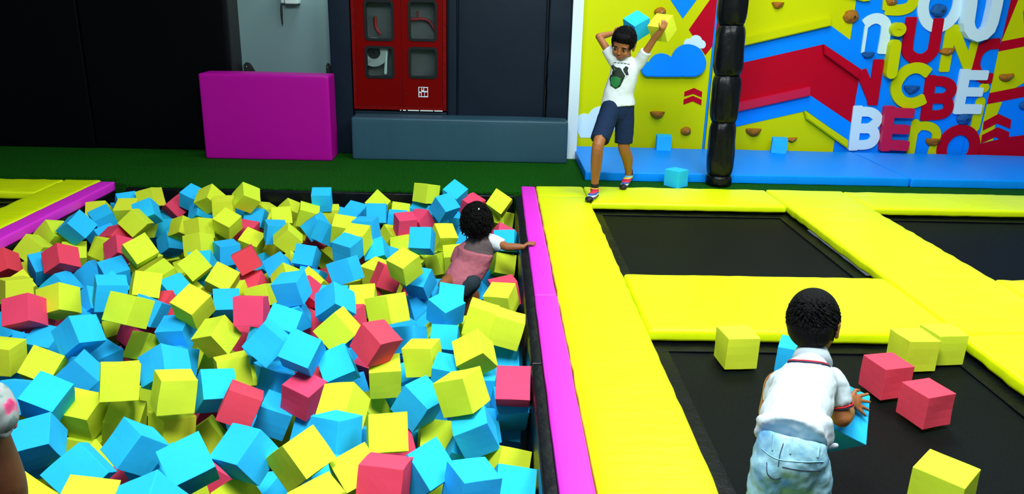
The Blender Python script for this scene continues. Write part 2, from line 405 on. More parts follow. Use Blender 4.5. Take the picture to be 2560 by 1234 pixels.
bed((.662, 3.765, 0), (2.045, 5.185, 0), 'black trampoline bed behind the wide yellow pad, empty')
bed((2.60, 3.77, 0), (4.55, 5.175, 0), 'black trampoline bed cut by the right edge of the picture')
bed((.668, 1.20, 0), (2.03, 3.066, 0), 'black trampoline bed under the toddler and the loose cubes')
bed((-4.55, 2.6, 0), (-3.07, 5.18, 0), 'black trampoline bed at the far left behind the purple strip')

# ------------------------------------------------------------------ back wall, left half
tag(box('wall_back_left', (-6.5, 6.80, 0), (-2.215, 8.6, 3.4), 'dark'), kind='structure')
tag(box('wall_back_middle', (-1.392, 6.80, 0), (.64, 8.6, 3.4), 'dark'), kind='structure')
tag(box('wall_back_recess', (-2.215, 7.05, 0), (-1.392, 8.6, 3.4), 'grey'), kind='structure')
tag(box('wall_back_right', (.70, 7.02, 0), (6.5, 8.6, 3.4), 'white'), kind='structure')
tag(box('trim_1', (.628, 6.66, 0), (.716, 7.02, 3.4), 'white', bevel=.004), kind='structure')
def wpad(lo, hi, label, m='wall_k', amp=.003, freq=3, **k):
    return tag(padded('wall_pad', lo, hi, m, bevel=.012, amp=amp, freq=freq, cell=.08, **k), label, 'wall pad', 'dark pads on the back wall')
wpad((-5.2, 6.70, .0), (-3.412, 6.79, 3.2), 'black wall pad at the far left edge of the picture')
wpad((-3.404, 6.71, .0), (-2.225, 6.79, 3.2), 'black wall pad between the left seam and the recess')
wpad((-1.374, 6.70, .0), (-1.198, 6.79, 3.2), 'narrow navy-black wall pad left of the red fire cabinet', 'vinyl_n')
wpad((-1.192, 6.70, .0), (-.404, 6.79, .372), 'low dark wall pad under the red fire cabinet', 'vinyl_n')
wpad((-.398, 6.70, .0), (-.322, 6.79, 3.2), 'narrow navy-black wall pad right of the red fire cabinet', 'vinyl_n')
wpad((-.312, 6.705, .0), (.420, 6.79, 3.2), 'broad navy-black wall pad above the grey bench', 'vinyl_n')
wpad((.438, 6.67, .0), (.622, 6.79, 3.2), 'wrinkled navy-black wall pad beside the white trim', 'vinyl_n', amp=.012, freq=5, dirv=(.6, 1, 1.8))

# recess: brackets and a pale fitting
def bracket(p, s, label):
    bm = bmesh.new(); x, z = p
    prism(bm, [(x - .035 * s, z - .10), (x + .085 * s, z - .10), (x + .03 * s, z + .0), (x + .012 * s, z + .025), (x - .012 * s, z + .03), (x - .03 * s, z + .012)], 7.00, 7.049, .004)
    o = link('shelf_bracket', bm, 'dark'); tag(o, label, 'bracket', 'black brackets above the magenta block')
    b2 = bmesh.new(); ball(b2, (x - .004 * s, 6.998, z - .005), .006, 2); link('bolt', b2, 'steel', o)
bracket((-2.159, 0.6905), 1, 'black bracket low in the grey recess, left of centre')
bracket((-1.4583, 0.7), .55, 'black bracket low in the grey recess at its right edge')
t = thing('wall_fitting', 'white plastic fitting with a hanging dark strap in the grey recess', 'fitting', (-1.828, 7.0, 1.377))
bm = bmesh.new(); bm_box(bm, (-1.828, 6.98, 1.222), (-1.798, 7.048, 1.377), .012); bm_box(bm, (-1.785, 6.94, 1.219), (-1.672, 7.048, 1.346), .01); link('housing', bm, 'whitepl', t, True)
bm = bmesh.new(); tube(bm, [(-1.8295, 7.0000, 1.2087), (-1.8310, 7.0000, 1.1336), (-1.8297, 7.0000, 1.0513)], [.008, .010, .006], 8); link('strap', bm, 'dark', t, True)

# magenta block and slate bench
def soft_block(name, lo, hi, m, label, cat, seam=None, amp=.004):
    return tag(padded(name, lo, hi, m, bevel=.016, amp=amp, freq=2.2, cell=.05, puff=.004), label, cat)
o = soft_block('foam_block', (-2.357, 6.367, 0), (-1.327, 6.62, .686), 'vinyl_m', 'tall magenta padded block on the turf before the grey recess', 'foam block')
o = soft_block('padded_bench', (-1.176, 6.455, 0), (.614, 6.694, .352), 'vinyl_g', 'long low slate-blue padded bench below the fire cabinet', 'bench', amp=.005)

# ------------------------------------------------------------------ fire hose cabinet
CX0, CX1, CZ0, CZ1 = -1.188, -.408, .386, 1.62
fc = thing('fire_cabinet', 'red metal fire hose cabinet with four rounded windows, chipped edges', 'cabinet', ((CX0 + CX1) / 2, 6.75, CZ0))
bm = bmesh.new(); t_ = .030
bm_box(bm, (CX0, 6.688, CZ0), (CX0 + t_, 6.80, CZ1), .003); bm_box(bm, (CX1 - t_, 6.688, CZ0), (CX1, 6.80, CZ1), .003)
bm_box(bm, (CX0 + t_, 6.688, CZ0), (CX1 - t_, 6.80, CZ0 + t_), .003); bm_box(bm, (CX0 + t_, 6.688, CZ1 - t_), (CX1 - t_, 6.80, CZ1), .003)
link('frame', bm, 'cabframe', fc)
box('back_panel', (CX0 + .02, 6.785, CZ0 + .02), (CX1 - .02, 6.798, CZ1 - .02), 'greyin', fc)
bm = bmesh.new()
for x0, x1 in ((-.80, -.79), (-.775, -.75), (-.735, -.64), (-.63, -.52), (-.51, -.44)): bm_box(bm, (x0, 6.684, CZ0 - .006), (x1, 6.69, CZ0 + .003))
link('bare_metal_chips', bm, 'whitepl', fc)
def rrect(x0, x1, z0, z1, r, n=6):
    o = []
    for cx, cz, a0 in ((x1 - r, z1 - r, 0), (x0 + r, z1 - r, 90), (x0 + r, z0 + r, 180), (x1 - r, z0 + r, 270)):
        for k in range(n + 1): a = math.radians(a0 + 90 * k / n); o.append((cx + r * math.cos(a), cz + r * math.sin(a)))
    return o
def frame_ring(bm, A, B, y0, y1):
    """Ring between two outlines with equal point counts."""
    V = []
    for (ax, az), (bx_, bz) in zip(A, B): V.append([bm.verts.new((ax, y0, az)), bm.verts.new((ax, y1, az)), bm.verts.new((bx_, y1, bz)), bm.verts.new((bx_, y0, bz))])
    n = len(V)
    for i in range(n):
        P, Q = V[i], V[(i + 1) % n]
        for k in range(4): bm.faces.new((P[k], P[(k + 1) % 4], Q[(k + 1) % 4], Q[k]))
WIN = [(-1.0749, -0.8406, 0.9541, 1.2713), (-1.0800, -0.8438, 0.6495, 0.9050), (-0.7156, -0.4862, 0.9586, 1.2800), (-0.7188, -0.4847, 0.6553, 0.9054)]
def door(x0, x1, wins, label):
    z0, z1 = CZ0 + t_ + .002, CZ1 - t_ - .002
    bm = bmesh.new()
    zs = [z0] + [v for w in sorted(wins, key=lambda w: w[2]) for v in (w[2], w[3])] + [z1]
    # solid bands between windows, then the sheet around each rounded window
    for a, b in ((zs[0], zs[1]), (zs[2], zs[3]), (zs[4], zs[5])):
        if b > a: bm_box(bm, (x0, 6.690, a), (x1, 6.702, b))
    for w in wins:
        bm_box(bm, (x0, 6.690, w[2]), (w[0], 6.702, w[3])); bm_box(bm, (w[1], 6.690, w[2]), (x1, 6.702, w[3]))
        r = .03
        for cx, sx in ((w[0], 1), (w[1], -1)):
            for cz, sz in ((w[2], 1), (w[3], -1)):
                arc = [(cx + sx * r * (1 - math.cos(t * PI / 12)), cz + sz * r * (1 - math.sin(t * PI / 12))) for t in range(7)]
                prism(bm, [(cx, cz)] + arc, 6.690, 6.702)
    d = link('door', bm, 'cab', fc)
    for w in wins:
        bm = bmesh.new(); frame_ring(bm, rrect(w[0] - .004, w[1] + .004, w[2] - .004, w[3] + .004, .034), rrect(w[0] + .016, w[1] - .016, w[2] + .016, w[3] - .016, .018), 6.683, 6.706)
        link('window_gasket', bm, 'gasket', d)
        bm = bmesh.new(); prism(bm, rrect(w[0] + .010, w[1] - .010, w[2] + .010, w[3] - .010, .02), 6.694, 6.697); link('window_pane', bm, 'glass', d)
    return d
mid = -0.7781
dl = door(CX0 + t_ + .002, mid - .0015, WIN[:2], '')
dr = door(mid + .0015, CX1 - t_ - .002, WIN[2:], '')
bm = bmesh.new(); ball(bm, (-0.7495, 6.689, 0.5201), (.006, .003, .006), 2); link('keyhole', bm, 'dark', dr)
bm = bmesh.new(); bm_box(bm, (-0.6428, 6.6885, 0.4974), (-0.5619, 6.6902, 0.5827)); lb_ = link('sticker', bm, 'w_w', dr)
bm = bmesh.new()
for k, (u0, u1, v0, v1) in enumerate(((.08, .30, .55, .95), (.38, .52, .70, .95), (.60, .92, .62, .92), (.10, .26, .08, .42), (.34, .60, .10, .50), (.66, .94, .12, .48))):
    bm_box(bm, (-0.6428 + 0.0809 * u0, 6.6876, 0.4974 + 0.0853 * v0), (-0.6428 + 0.0809 * u1, 6.6886, 0.4974 + 0.0853 * v1))
link('sticker_marks', bm, 'cab', lb_)
# inside the cabinet
bm = bmesh.new(); n = 40
def disc(bm, c, r0, r1, y0, y1, n=36, a0=0, a1=360):
    P = [(c[0] + r1 * math.cos(math.radians(a0 + (a1 - a0) * i / n)), c[1] + r1 * math.sin(math.radians(a0 + (a1 - a0) * i / n))) for i in range(n)]
    Q = [(c[0] + r0 * math.cos(math.radians(a0 + (a1 - a0) * i / n)), c[1] + r0 * math.sin(math.radians(a0 + (a1 - a0) * i / n))) for i in range(n)]
    frame_ring(bm, P, Q, y0, y1)
hr = thing('hose_reel', 'pale hose reel behind the lower left cabinet window', 'hose reel', (-1.014, 6.75, 0.855))
bm = bmesh.new(); disc(bm, (-1.014, 0.855), .055, .118, 6.722, 6.776); link('coiled_hose', bm, 'hose', hr)
bm = bmesh.new(); disc(bm, (-1.014, 0.855), .012, .052, 6.730, 6.770); link('hub', bm, 'dark', hr)
bm = bmesh.new(); tube(bm, [(-0.9089, 6.7300, 0.8586), (-0.9215, 6.7300, 0.6862)], [.010, .014]); link('nozzle', bm, 'whitepl', hr, True)
vp = thing('water_valve', 'red water pipe and valve behind the upper cabinet windows', 'valve', (-0.612, 6.75, 1.122))
bm = bmesh.new(); tube(bm, [(-0.6941, 6.7450, 1.1243), (-0.6032, 6.7450, 1.1305), (-0.5456, 6.7450, 1.1080), (-0.5087, 6.7450, 1.0450)], [.012] * 4, 10); link('pipe', bm, 'redpipe', vp, True)
bm = bmesh.new(); tube(bm, [(-0.9965, 6.7400, 1.1290), (-0.9936, 6.7400, 1.0575), (-0.9604, 6.7400, 1.0062)], [.014, .014, .014], 10); link('lever', bm, 'redpipe', vp, True)
bm = bmesh.new(); tube(bm, [(-0.6454, 6.7450, 1.1929), (-0.6461, 6.7450, 1.1334)], [.007, .007], 10, curved=False); link('spindle', bm, 'redpipe', vp, True)
# ------------------------------------------------------------------ climbing wall
def wall_group(name, label, loc): return thing(name, label, 'climbing wall', loc)
WY = 6.95
def mat_pad(lo, hi, label, folds):
    t = padded('floor_mat', lo, hi, 'vinyl_b', bevel=.010, amp=.004, freq=3, cell=.05, dirv=(2, .5, 1))
    return tag(t, label, 'floor mat', 'blue mats under the climbing wall')
mat_pad((.705, 5.850, .0), (3.222, 6.895, .070), 'blue floor mat under the yellow panel, left of the seam', 0)
mat_pad((3.236, 5.842, .0), (5.4, 6.895, .068), 'blue floor mat in front of the lettered panel, cut by right edge', 0)
post = thing('padded_post', 'black wrinkled vinyl padded post standing before the climbing wall', 'post', (1.715, 5.72, 0))
prev = -.02
for k, (z0, z1, r) in enumerate(((.004, .085, .088), (.085, .485, .095), (.485, .825, .098), (.825, 1.175, .100), (1.175, 1.62, .102), (1.62, 2.1, .108))):
    bm = bmesh.new(); ns = 40; nz = 22; rows = []
    for j in range(nz + 1):
        v = j / nz; z = z0 + (z1 - z0) * v; bulge = .80 + .20 * (1 - abs(2 * v - 1) ** 5)
        row = []
        for i in range(ns):
            a = 2 * PI * i / ns; c_, s_ = math.cos(a), math.sin(a)
            m_ = max(abs(c_), abs(s_)); rr = r * bulge * (1 + .12 * (1 / m_ - 1)) 
            rr += .010 * noise.noise(Vector((c_ * 2.6, s_ * 2.6, z * 7 + k))) + .014 * abs(noise.noise(Vector((c_ * 5, s_ * 5, z * 3 + a * 3))))
            row.append(bm.verts.new((1.715 - .006 * z * 4 + c_ * rr, 5.78 + s_ * rr, z)))
        rows.append(row)
    for P_, Q_ in zip(rows[:-1], rows[1:]):
        for i in range(ns): bm.faces.new((P_[i], P_[(i + 1) % ns], Q_[(i + 1) % ns], Q_[i]))
    bm.faces.new(rows[0][::-1]); bm.faces.new(rows[-1])
    link('pad_sleeve', bm, 'vinyl_k', post, True)

wallo = thing('climbing_wall', 'bright yellow, blue and red climbing wall covered with raised letters, clouds and ledges', 'climbing wall', (3.1, 6.97, 0)); wallo['kind'] = 'thing'
cw = box('panel', (0.722, 6.95, .0), (1.880, 7.02, 2.6), 'w_y', wallo, .004); cw['label'] = 'yellow climbing panel with clouds, red band and chevrons behind the standing boy'
box('side_edge', (1.8805, 6.945, .0), (1.898, 7.02, 2.6), 'w_b', cw, .002)
o = link('blue_triangle', prism(bmesh.new(), [(1.370, 1.472), (1.805, 1.483), (1.601, 1.181)], WY - 0.003, WY + .004, 0.000), 'w_b', cw)
o = link('red_band', prism(bmesh.new(), [(1.662, 1.091), (1.863, 1.411), (1.959, 1.535), (1.946, 1.342), (1.947, 1.055), (1.827, 0.881)], WY - 0.003, WY + .004, 0.000), 'w_r', cw)
o = link('white_cloud', prism(bmesh.new(), [(1.807, 0.998), (1.812, 0.993), (1.816, 0.987), (1.819, 0.980), (1.821, 0.974), (1.821, 0.967), (1.821, 0.961), (1.819, 0.955), (1.816, 0.949), (1.812, 0.944), (1.807, 0.940), (1.800, 0.938), (1.791, 0.937), (1.784, 0.937), (1.777, 0.937), (1.771, 0.937), (1.765, 0.937), (1.756, 0.942), (1.750, 0.946), (1.746, 0.945), (1.742, 0.944), (1.739, 0.942), (1.736, 0.940), (1.732, 0.938), (1.729, 0.937), (1.725, 0.936), (1.720, 0.936), (1.716, 0.936), (1.712, 0.937), (1.708, 0.938), (1.704, 0.940), (1.700, 0.941), (1.693, 0.937), (1.687, 0.935), (1.681, 0.935), (1.674, 0.934), (1.666, 0.934), (1.659, 0.936), (1.653, 0.939), (1.647, 0.942), (1.642, 0.947), (1.638, 0.952), (1.634, 0.957), (1.632, 0.963), (1.630, 0.969), (1.629, 0.976), (1.629, 0.982), (1.630, 0.988), (1.633, 0.994), (1.636, 1.000), (1.640, 1.005), (1.645, 1.009), (1.651, 1.013), (1.658, 1.015), (1.666, 1.017), (1.676, 1.016), (1.682, 1.017), (1.683, 1.019), (1.684, 1.022), (1.686, 1.024), (1.687, 1.027), (1.689, 1.029), (1.691, 1.031), (1.693, 1.033), (1.695, 1.036), (1.697, 1.037), (1.700, 1.039), (1.702, 1.041), (1.705, 1.042), (1.708, 1.044), (1.711, 1.045), (1.714, 1.046), (1.718, 1.047), (1.721, 1.048), (1.725, 1.048), (1.728, 1.048), (1.732, 1.048), (1.736, 1.048), (1.740, 1.047), (1.743, 1.046), (1.747, 1.045), (1.751, 1.044), (1.754, 1.042), (1.758, 1.041), (1.762, 1.038), (1.765, 1.036), (1.768, 1.034), (1.771, 1.031), (1.774, 1.028), (1.777, 1.024), (1.779, 1.021), (1.781, 1.017), (1.783, 1.014), (1.784, 1.010), (1.792, 1.007), (1.800, 1.003)], WY - 0.004, WY + .004, 0.000), 'w_w', cw)
o['label'] = 'small white cloud'
o = link('blue_cloud', prism(bmesh.new(), [(1.822, 0.761), (1.812, 0.744), (1.799, 0.728), (1.782, 0.715), (1.761, 0.705), (1.736, 0.698), (1.704, 0.697), (1.680, 0.696), (1.662, 0.696), (1.645, 0.696), (1.626, 0.701), (1.621, 0.698), (1.615, 0.695), (1.608, 0.695), (1.601, 0.694), (1.595, 0.694), (1.589, 0.694), (1.584, 0.694), (1.579, 0.694), (1.574, 0.694), (1.569, 0.694), (1.565, 0.694), (1.561, 0.693), (1.557, 0.693), (1.553, 0.693), (1.548, 0.693), (1.544, 0.693), (1.540, 0.693), (1.536, 0.693), (1.532, 0.695), (1.527, 0.693), (1.522, 0.693), (1.516, 0.692), (1.511, 0.692), (1.504, 0.692), (1.498, 0.692), (1.490, 0.692), (1.481, 0.692), (1.471, 0.691), (1.458, 0.691), (1.444, 0.691), (1.425, 0.690), (1.401, 0.690), (1.376, 0.692), (1.324, 0.690), (1.299, 0.700), (1.283, 0.714), (1.273, 0.731), (1.269, 0.748), (1.269, 0.766), (1.276, 0.783), (1.288, 0.798), (1.308, 0.810), (1.339, 0.817), (1.344, 0.829), (1.351, 0.841), (1.359, 0.851), (1.368, 0.861), (1.378, 0.869), (1.390, 0.876), (1.402, 0.881), (1.415, 0.885), (1.428, 0.888), (1.441, 0.889), (1.455, 0.888), (1.468, 0.886), (1.480, 0.883), (1.493, 0.878), (1.504, 0.872), (1.514, 0.865), (1.523, 0.860), (1.530, 0.863), (1.536, 0.881), (1.544, 0.900), (1.555, 0.917), (1.567, 0.932), (1.582, 0.945), (1.599, 0.955), (1.616, 0.963), (1.635, 0.968), (1.655, 0.971), (1.674, 0.971), (1.694, 0.968), (1.713, 0.963), (1.731, 0.956), (1.749, 0.946), (1.765, 0.934), (1.779, 0.921), (1.792, 0.905), (1.802, 0.889), (1.811, 0.871), (1.821, 0.854), (1.827, 0.836), (1.831, 0.817), (1.831, 0.798), (1.828, 0.779)], WY - 0.055, WY + .004, 0.008), 'w_b', cw)
o['label'] = 'thick blue cloud'
o = link('white_cloud', prism(bmesh.new(), [(1.074, 0.208), (1.065, 0.197), (1.056, 0.187), (1.046, 0.179), (1.036, 0.172), (1.025, 0.166), (1.014, 0.161), (1.004, 0.157), (0.993, 0.154), (0.988, 0.150), (0.984, 0.145), (0.978, 0.141), (0.969, 0.141), (0.961, 0.141), (0.954, 0.141), (0.948, 0.141), (0.942, 0.140), (0.936, 0.140), (0.931, 0.140), (0.927, 0.140), (0.922, 0.140), (0.917, 0.140), (0.913, 0.140), (0.909, 0.140), (0.905, 0.140), (0.900, 0.139), (0.896, 0.139), (0.892, 0.139), (0.887, 0.139), (0.883, 0.139), (0.878, 0.139), (0.873, 0.139), (0.867, 0.139), (0.861, 0.139), (0.855, 0.139), (0.848, 0.138), (0.840, 0.138), (0.831, 0.138), (0.820, 0.138), (0.808, 0.137), (0.793, 0.137), (0.776, 0.138), (0.770, 0.146), (0.765, 0.154), (0.760, 0.163), (0.756, 0.172), (0.752, 0.181), (0.750, 0.191), (0.748, 0.201), (0.747, 0.211), (0.745, 0.221), (0.736, 0.233), (0.729, 0.246), (0.725, 0.259), (0.724, 0.272), (0.724, 0.285), (0.727, 0.298), (0.731, 0.310), (0.738, 0.321), (0.746, 0.330), (0.755, 0.339), (0.766, 0.345), (0.778, 0.350), (0.791, 0.353), (0.805, 0.353), (0.819, 0.351), (0.833, 0.347), (0.841, 0.355), (0.848, 0.366), (0.856, 0.378), (0.866, 0.388), (0.877, 0.397), (0.889, 0.405), (0.902, 0.411), (0.916, 0.416), (0.931, 0.420), (0.946, 0.422), (0.962, 0.422), (0.977, 0.420), (0.993, 0.417), (1.007, 0.412), (1.022, 0.405), (1.035, 0.397), (1.048, 0.387), (1.059, 0.376), (1.069, 0.364), (1.078, 0.350), (1.085, 0.336), (1.090, 0.322), (1.094, 0.307), (1.096, 0.291), (1.096, 0.276), (1.095, 0.261), (1.092, 0.247), (1.087, 0.233), (1.081, 0.220)], WY - 0.004, WY + .004, 0.000), 'w_w', cw)
o['label'] = 'big white cloud low on the panel'
o = link('chevron', prism(bmesh.new(), [(1.674, 0.563), (1.755, 0.598), (1.831, 0.567), (1.831, 0.518), (1.753, 0.547), (1.675, 0.522)], WY - 0.004, WY + .004, 0.000), 'w_r', cw)
o = link('chevron', prism(bmesh.new(), [(1.673, 0.497), (1.752, 0.530), (1.833, 0.499), (1.834, 0.448), (1.755, 0.482), (1.675, 0.451)], WY - 0.004, WY + .004, 0.000), 'w_r', cw)
cw = box('panel', (1.905, 6.95, .0), (3.078, 7.02, 2.6), 'w_y', wallo, .004); cw['label'] = 'climbing panel with the big red chevron between blue stripes, right of the post'
o = link('blue_stripe', prism(bmesh.new(), [(2.067, 0.943), (2.894, 1.152), (3.201, 0.961), (3.211, 0.793), (2.851, 0.998), (2.069, 0.802)], WY - 0.004, WY + .004, 0.000), 'w_b', cw)
o = link('red_chevron', prism(bmesh.new(), [(2.069, 0.802), (2.851, 0.998), (3.211, 0.794), (3.204, 0.543), (3.206, 0.319), (2.800, 0.555), (2.053, 0.370)], WY - 0.005, WY + .004, 0.000), 'w_r', cw)
o = link('blue_stripe', prism(bmesh.new(), [(2.053, 0.370), (2.800, 0.555), (3.206, 0.319), (3.213, 0.153), (2.779, 0.420), (2.053, 0.237)], WY - 0.004, WY + .004, 0.000), 'w_b', cw)
o = link('ledge', prism(bmesh.new(), [(2.055, 1.027), (2.866, 1.227), (2.875, 1.154), (2.057, 0.947)], WY - 0.050, WY + .004, 0.008), 'w_y', cw)
o['label'] = 'yellow ledge'
o = link('ledge', prism(bmesh.new(), [(2.834, 0.993), (3.184, 0.790), (3.188, 0.710), (2.853, 0.915)], WY - 0.050, WY + .004, 0.006), 'w_r', cw)
o['label'] = 'red ledge sloping down to the right'
o = link('ledge', prism(bmesh.new(), [(2.045, 0.456), (2.771, 0.636), (2.782, 0.560), (2.046, 0.378)], WY - 0.050, WY + .004, 0.006), 'w_p', cw)
o['label'] = 'raspberry ledge with a bright top edge'
o = link('ledge', prism(bmesh.new(), [(2.747, 0.426), (3.181, 0.172), (3.188, 0.096), (2.778, 0.354)], WY - 0.050, WY + .004, 0.008), 'w_y', cw)
o['label'] = 'yellow ledge low on the panel'
o = link('ledge', prism(bmesh.new(), [(2.804, 1.434), (3.170, 1.501), (3.186, 1.366), (3.132, 1.358)], WY - 0.030, WY + .004, 0.004), 'w_y', cw)
cw = box('panel', (3.080, 6.95, .0), (4.262, 7.02, 2.6), 'w_b', wallo, .004); cw['label'] = 'blue climbing panel covered with red, white and yellow raised letters'
bm = bmesh.new()
stroke(bm, [(3.336, 1.521), (3.357, 1.304)], 0.0915, WY - 0.0120, WY + .004, False, False, 0.000)
stroke(bm, [(3.346, 1.298), (3.465, 1.298), (3.544, 1.325), (3.572, 1.382), (3.571, 1.449)], 0.0915, WY - 0.0121, WY + .004, True, False, 0.000)
o = link('letter', bm, 'w_y', cw); o['label'] = 'yellow letter D'
bm = bmesh.new()
ring(bm, 3.8079, 1.3542, 0.1515, 0.1889, 0.0950, WY - 0.0160, WY + .004)
o = link('letter', bm, 'w_w', cw); o['label'] = 'white letter O'
bm = bmesh.new()
stroke(bm, [(4.014, 1.532), (4.034, 1.338), (4.041, 1.209), (4.060, 1.159), (4.095, 1.120), (4.153, 1.100), (4.203, 1.117), (4.237, 1.157), (4.248, 1.214), (4.252, 1.344), (4.245, 1.537)], 0.0953, WY - 0.0850, WY + .004, False, True, 0.000)
o = link('letter', bm, 'w_w', cw); o['label'] = 'thick white letter U'
bm = bmesh.new()
stroke(bm, [(3.196, 1.158), (3.199, 0.936)], 0.0280, WY - 0.0140, WY + .004, False, False, 0.000)
stroke(bm, [(3.183, 1.177), (3.223, 1.209), (3.280, 1.224), (3.344, 1.198), (3.372, 1.133), (3.372, 0.937)], 0.0865, WY - 0.0141, WY + .004, True, False, 0.000)
o = link('letter', bm, 'w_w', cw); o['label'] = 'white letter n'
bm = bmesh.new()
ring(bm, 3.4537, 1.1382, 0.0309, 0.0274, 0.0619, WY - 0.0750, WY + .004)
stroke(bm, [(3.450, 1.007), (3.456, 0.771)], 0.0966, WY - 0.0751, WY + .004, False, True, 0.000)
o = link('letter', bm, 'w_y', cw); o['label'] = 'yellow letter i, thick'
bm = bmesh.new()
stroke(bm, [(3.575, 1.234), (3.585, 0.983), (3.615, 0.925), (3.682, 0.893), (3.753, 0.899), (3.810, 0.953), (3.818, 1.012), (3.812, 1.230)], 0.0944, WY - 0.0180, WY + .004, True, False, 0.000)
o = link('letter', bm, 'w_r', cw); o['label'] = 'red letter U beside the yellow i'
bm = bmesh.new()
stroke(bm, [(3.939, 1.180), (3.948, 0.797)], 0.0915, WY - 0.0120, WY + .004, False, False, 0.000)
stroke(bm, [(3.953, 1.165), (4.153, 0.844)], 0.0915, WY - 0.0121, WY + .004, False, False, 0.000)
stroke(bm, [(4.170, 1.055), (4.155, 0.820)], 0.0671, WY - 0.0122, WY + .004, False, False, 0.000)
o = link('letter', bm, 'w_y', cw); o['label'] = 'yellow letter N'
bm = bmesh.new()
stroke(bm, [(4.387, 1.041), (4.298, 1.028), (4.231, 0.974), (4.208, 0.880), (4.238, 0.798), (4.304, 0.746), (4.386, 0.742)], 0.0915, WY - 0.0100, WY + .004, True, False, 0.000)
o = link('letter', bm, 'w_r', cw); o['label'] = 'red letter C below the thick U'
bm = bmesh.new()
stroke(bm, [(3.215, 0.775), (3.363, 0.521)], 0.0914, WY - 0.0180, WY + .004, False, False, 0.000)
stroke(bm, [(3.352, 0.873), (3.360, 0.494)], 0.0914, WY - 0.0181, WY + .004, False, False, 0.000)
o = link('letter', bm, 'w_r', cw); o['label'] = 'red letter N'
bm = bmesh.new()
stroke(bm, [(3.807, 0.776), (3.744, 0.811), (3.670, 0.816), (3.597, 0.778), (3.550, 0.700), (3.546, 0.628), (3.578, 0.563), (3.638, 0.519), (3.714, 0.511), (3.773, 0.530), (3.813, 0.552)], 0.0944, WY - 0.0220, WY + .004, True, False, 0.000)
o = link('letter', bm, 'w_y', cw); o['label'] = 'yellow letter C'
bm = bmesh.new()
stroke(bm, [(3.841, 0.748), (3.861, 0.368)], 0.0914, WY - 0.0180, WY + .004, False, False, 0.000)
stroke(bm, [(3.849, 0.707), (3.957, 0.706), (4.032, 0.669), (4.041, 0.609), (3.980, 0.559), (3.869, 0.557)], 0.0853, WY - 0.0181, WY + .004, True, False, 0.000)
stroke(bm, [(3.863, 0.555), (3.993, 0.557), (4.047, 0.500), (4.035, 0.439), (3.971, 0.412), (3.860, 0.409)], 0.0853, WY - 0.0182, WY + .004, True, False, 0.000)
o = link('letter', bm, 'w_r', cw); o['label'] = 'red letter B in the middle row'
bm = bmesh.new()
stroke(bm, [(4.134, 0.809), (4.140, 0.433)], 0.0912, WY - 0.0260, WY + .004, False, False, 0.000)
stroke(bm, [(4.124, 0.767), (4.333, 0.769)], 0.0851, WY - 0.0261, WY + .004, False, False, 0.000)
stroke(bm, [(4.136, 0.621), (4.318, 0.622)], 0.0790, WY - 0.0262, WY + .004, False, False, 0.000)
stroke(bm, [(4.136, 0.471), (4.338, 0.471)], 0.0851, WY - 0.0263, WY + .004, False, False, 0.000)
o = link('letter', bm, 'w_w', cw); o['label'] = 'white letter E'
bm = bmesh.new()
ring(bm, 4.3381, 0.6599, 0.0216, 0.0216, 0.0432, WY - 0.0100, WY + .004)
stroke(bm, [(4.332, 0.536), (4.329, 0.309)], 0.0854, WY - 0.0101, WY + .004, False, True, 0.000)
o = link('letter', bm, 'w_y', cw); o['label'] = "yellow letter i at the panel's right edge"
bm = bmesh.new()
stroke(bm, [(3.235, 0.469), (3.250, 0.084)], 0.0853, WY - 0.0180, WY + .004, False, False, 0.000)
stroke(bm, [(3.242, 0.424), (3.354, 0.423), (3.424, 0.376), (3.414, 0.321), (3.359, 0.280), (3.260, 0.277)], 0.0853, WY - 0.0181, WY + .004, True, False, 0.000)
stroke(bm, [(3.260, 0.277), (3.386, 0.271), (3.430, 0.210), (3.412, 0.153), (3.353, 0.129), (3.250, 0.127)], 0.0853, WY - 0.0182, WY + .004, True, False, 0.000)
o = link('letter', bm, 'w_w', cw); o['label'] = 'white letter B'
bm = bmesh.new()
stroke(bm, [(3.504, 0.476), (3.522, 0.093)], 0.0877, WY - 0.0650, WY + .004, False, False, 0.000)
stroke(bm, [(3.510, 0.428), (3.717, 0.427)], 0.0847, WY - 0.0651, WY + .004, False, False, 0.000)
stroke(bm, [(3.517, 0.282), (3.701, 0.280)], 0.0786, WY - 0.0652, WY + .004, False, False, 0.000)
stroke(bm, [(3.530, 0.140), (3.722, 0.134)], 0.0877, WY - 0.0653, WY + .004, False, False, 0.000)
o = link('letter', bm, 'w_p', cw); o['label'] = 'thick raspberry letter E'
bm = bmesh.new()
stroke(bm, [(3.780, 0.334), (3.783, 0.053)], 0.0732, WY - 0.0120, WY + .004, False, True, 0.000)
stroke(bm, [(3.790, 0.266), (3.821, 0.304), (3.888, 0.312), (3.963, 0.282), (3.995, 0.215), (3.984, 0.057)], 0.0793, WY - 0.0121, WY + .004, True, True, 0.000)
o = link('letter', bm, 'w_y', cw); o['label'] = 'yellow letter n'
bm = bmesh.new()
ring(bm, 4.2110, 0.1166, 0.1512, 0.1669, 0.0945, WY - 0.0160, WY + .004)
o = link('letter', bm, 'w_r', cw); o['label'] = 'dark red letter O'
cw = box('panel', (4.266, 6.95, .0), (5.500, 7.02, 2.6), 'w_b', wallo, .004); cw['label'] = 'blue and yellow climbing panel with red stripes at the right edge'
o = link('yellow_field', prism(bmesh.new(), [(4.483, 1.438), (4.554, 1.440), (4.541, 1.304), (4.606, 1.088), (4.407, 1.058)], WY - 0.003, WY + .004, 0.000), 'w_y', cw)
o = link('red_stripe', prism(bmesh.new(), [(4.414, 1.437), (4.482, 1.438), (4.406, 1.059)], WY - 0.004, WY + .004, 0.000), 'w_r', cw)
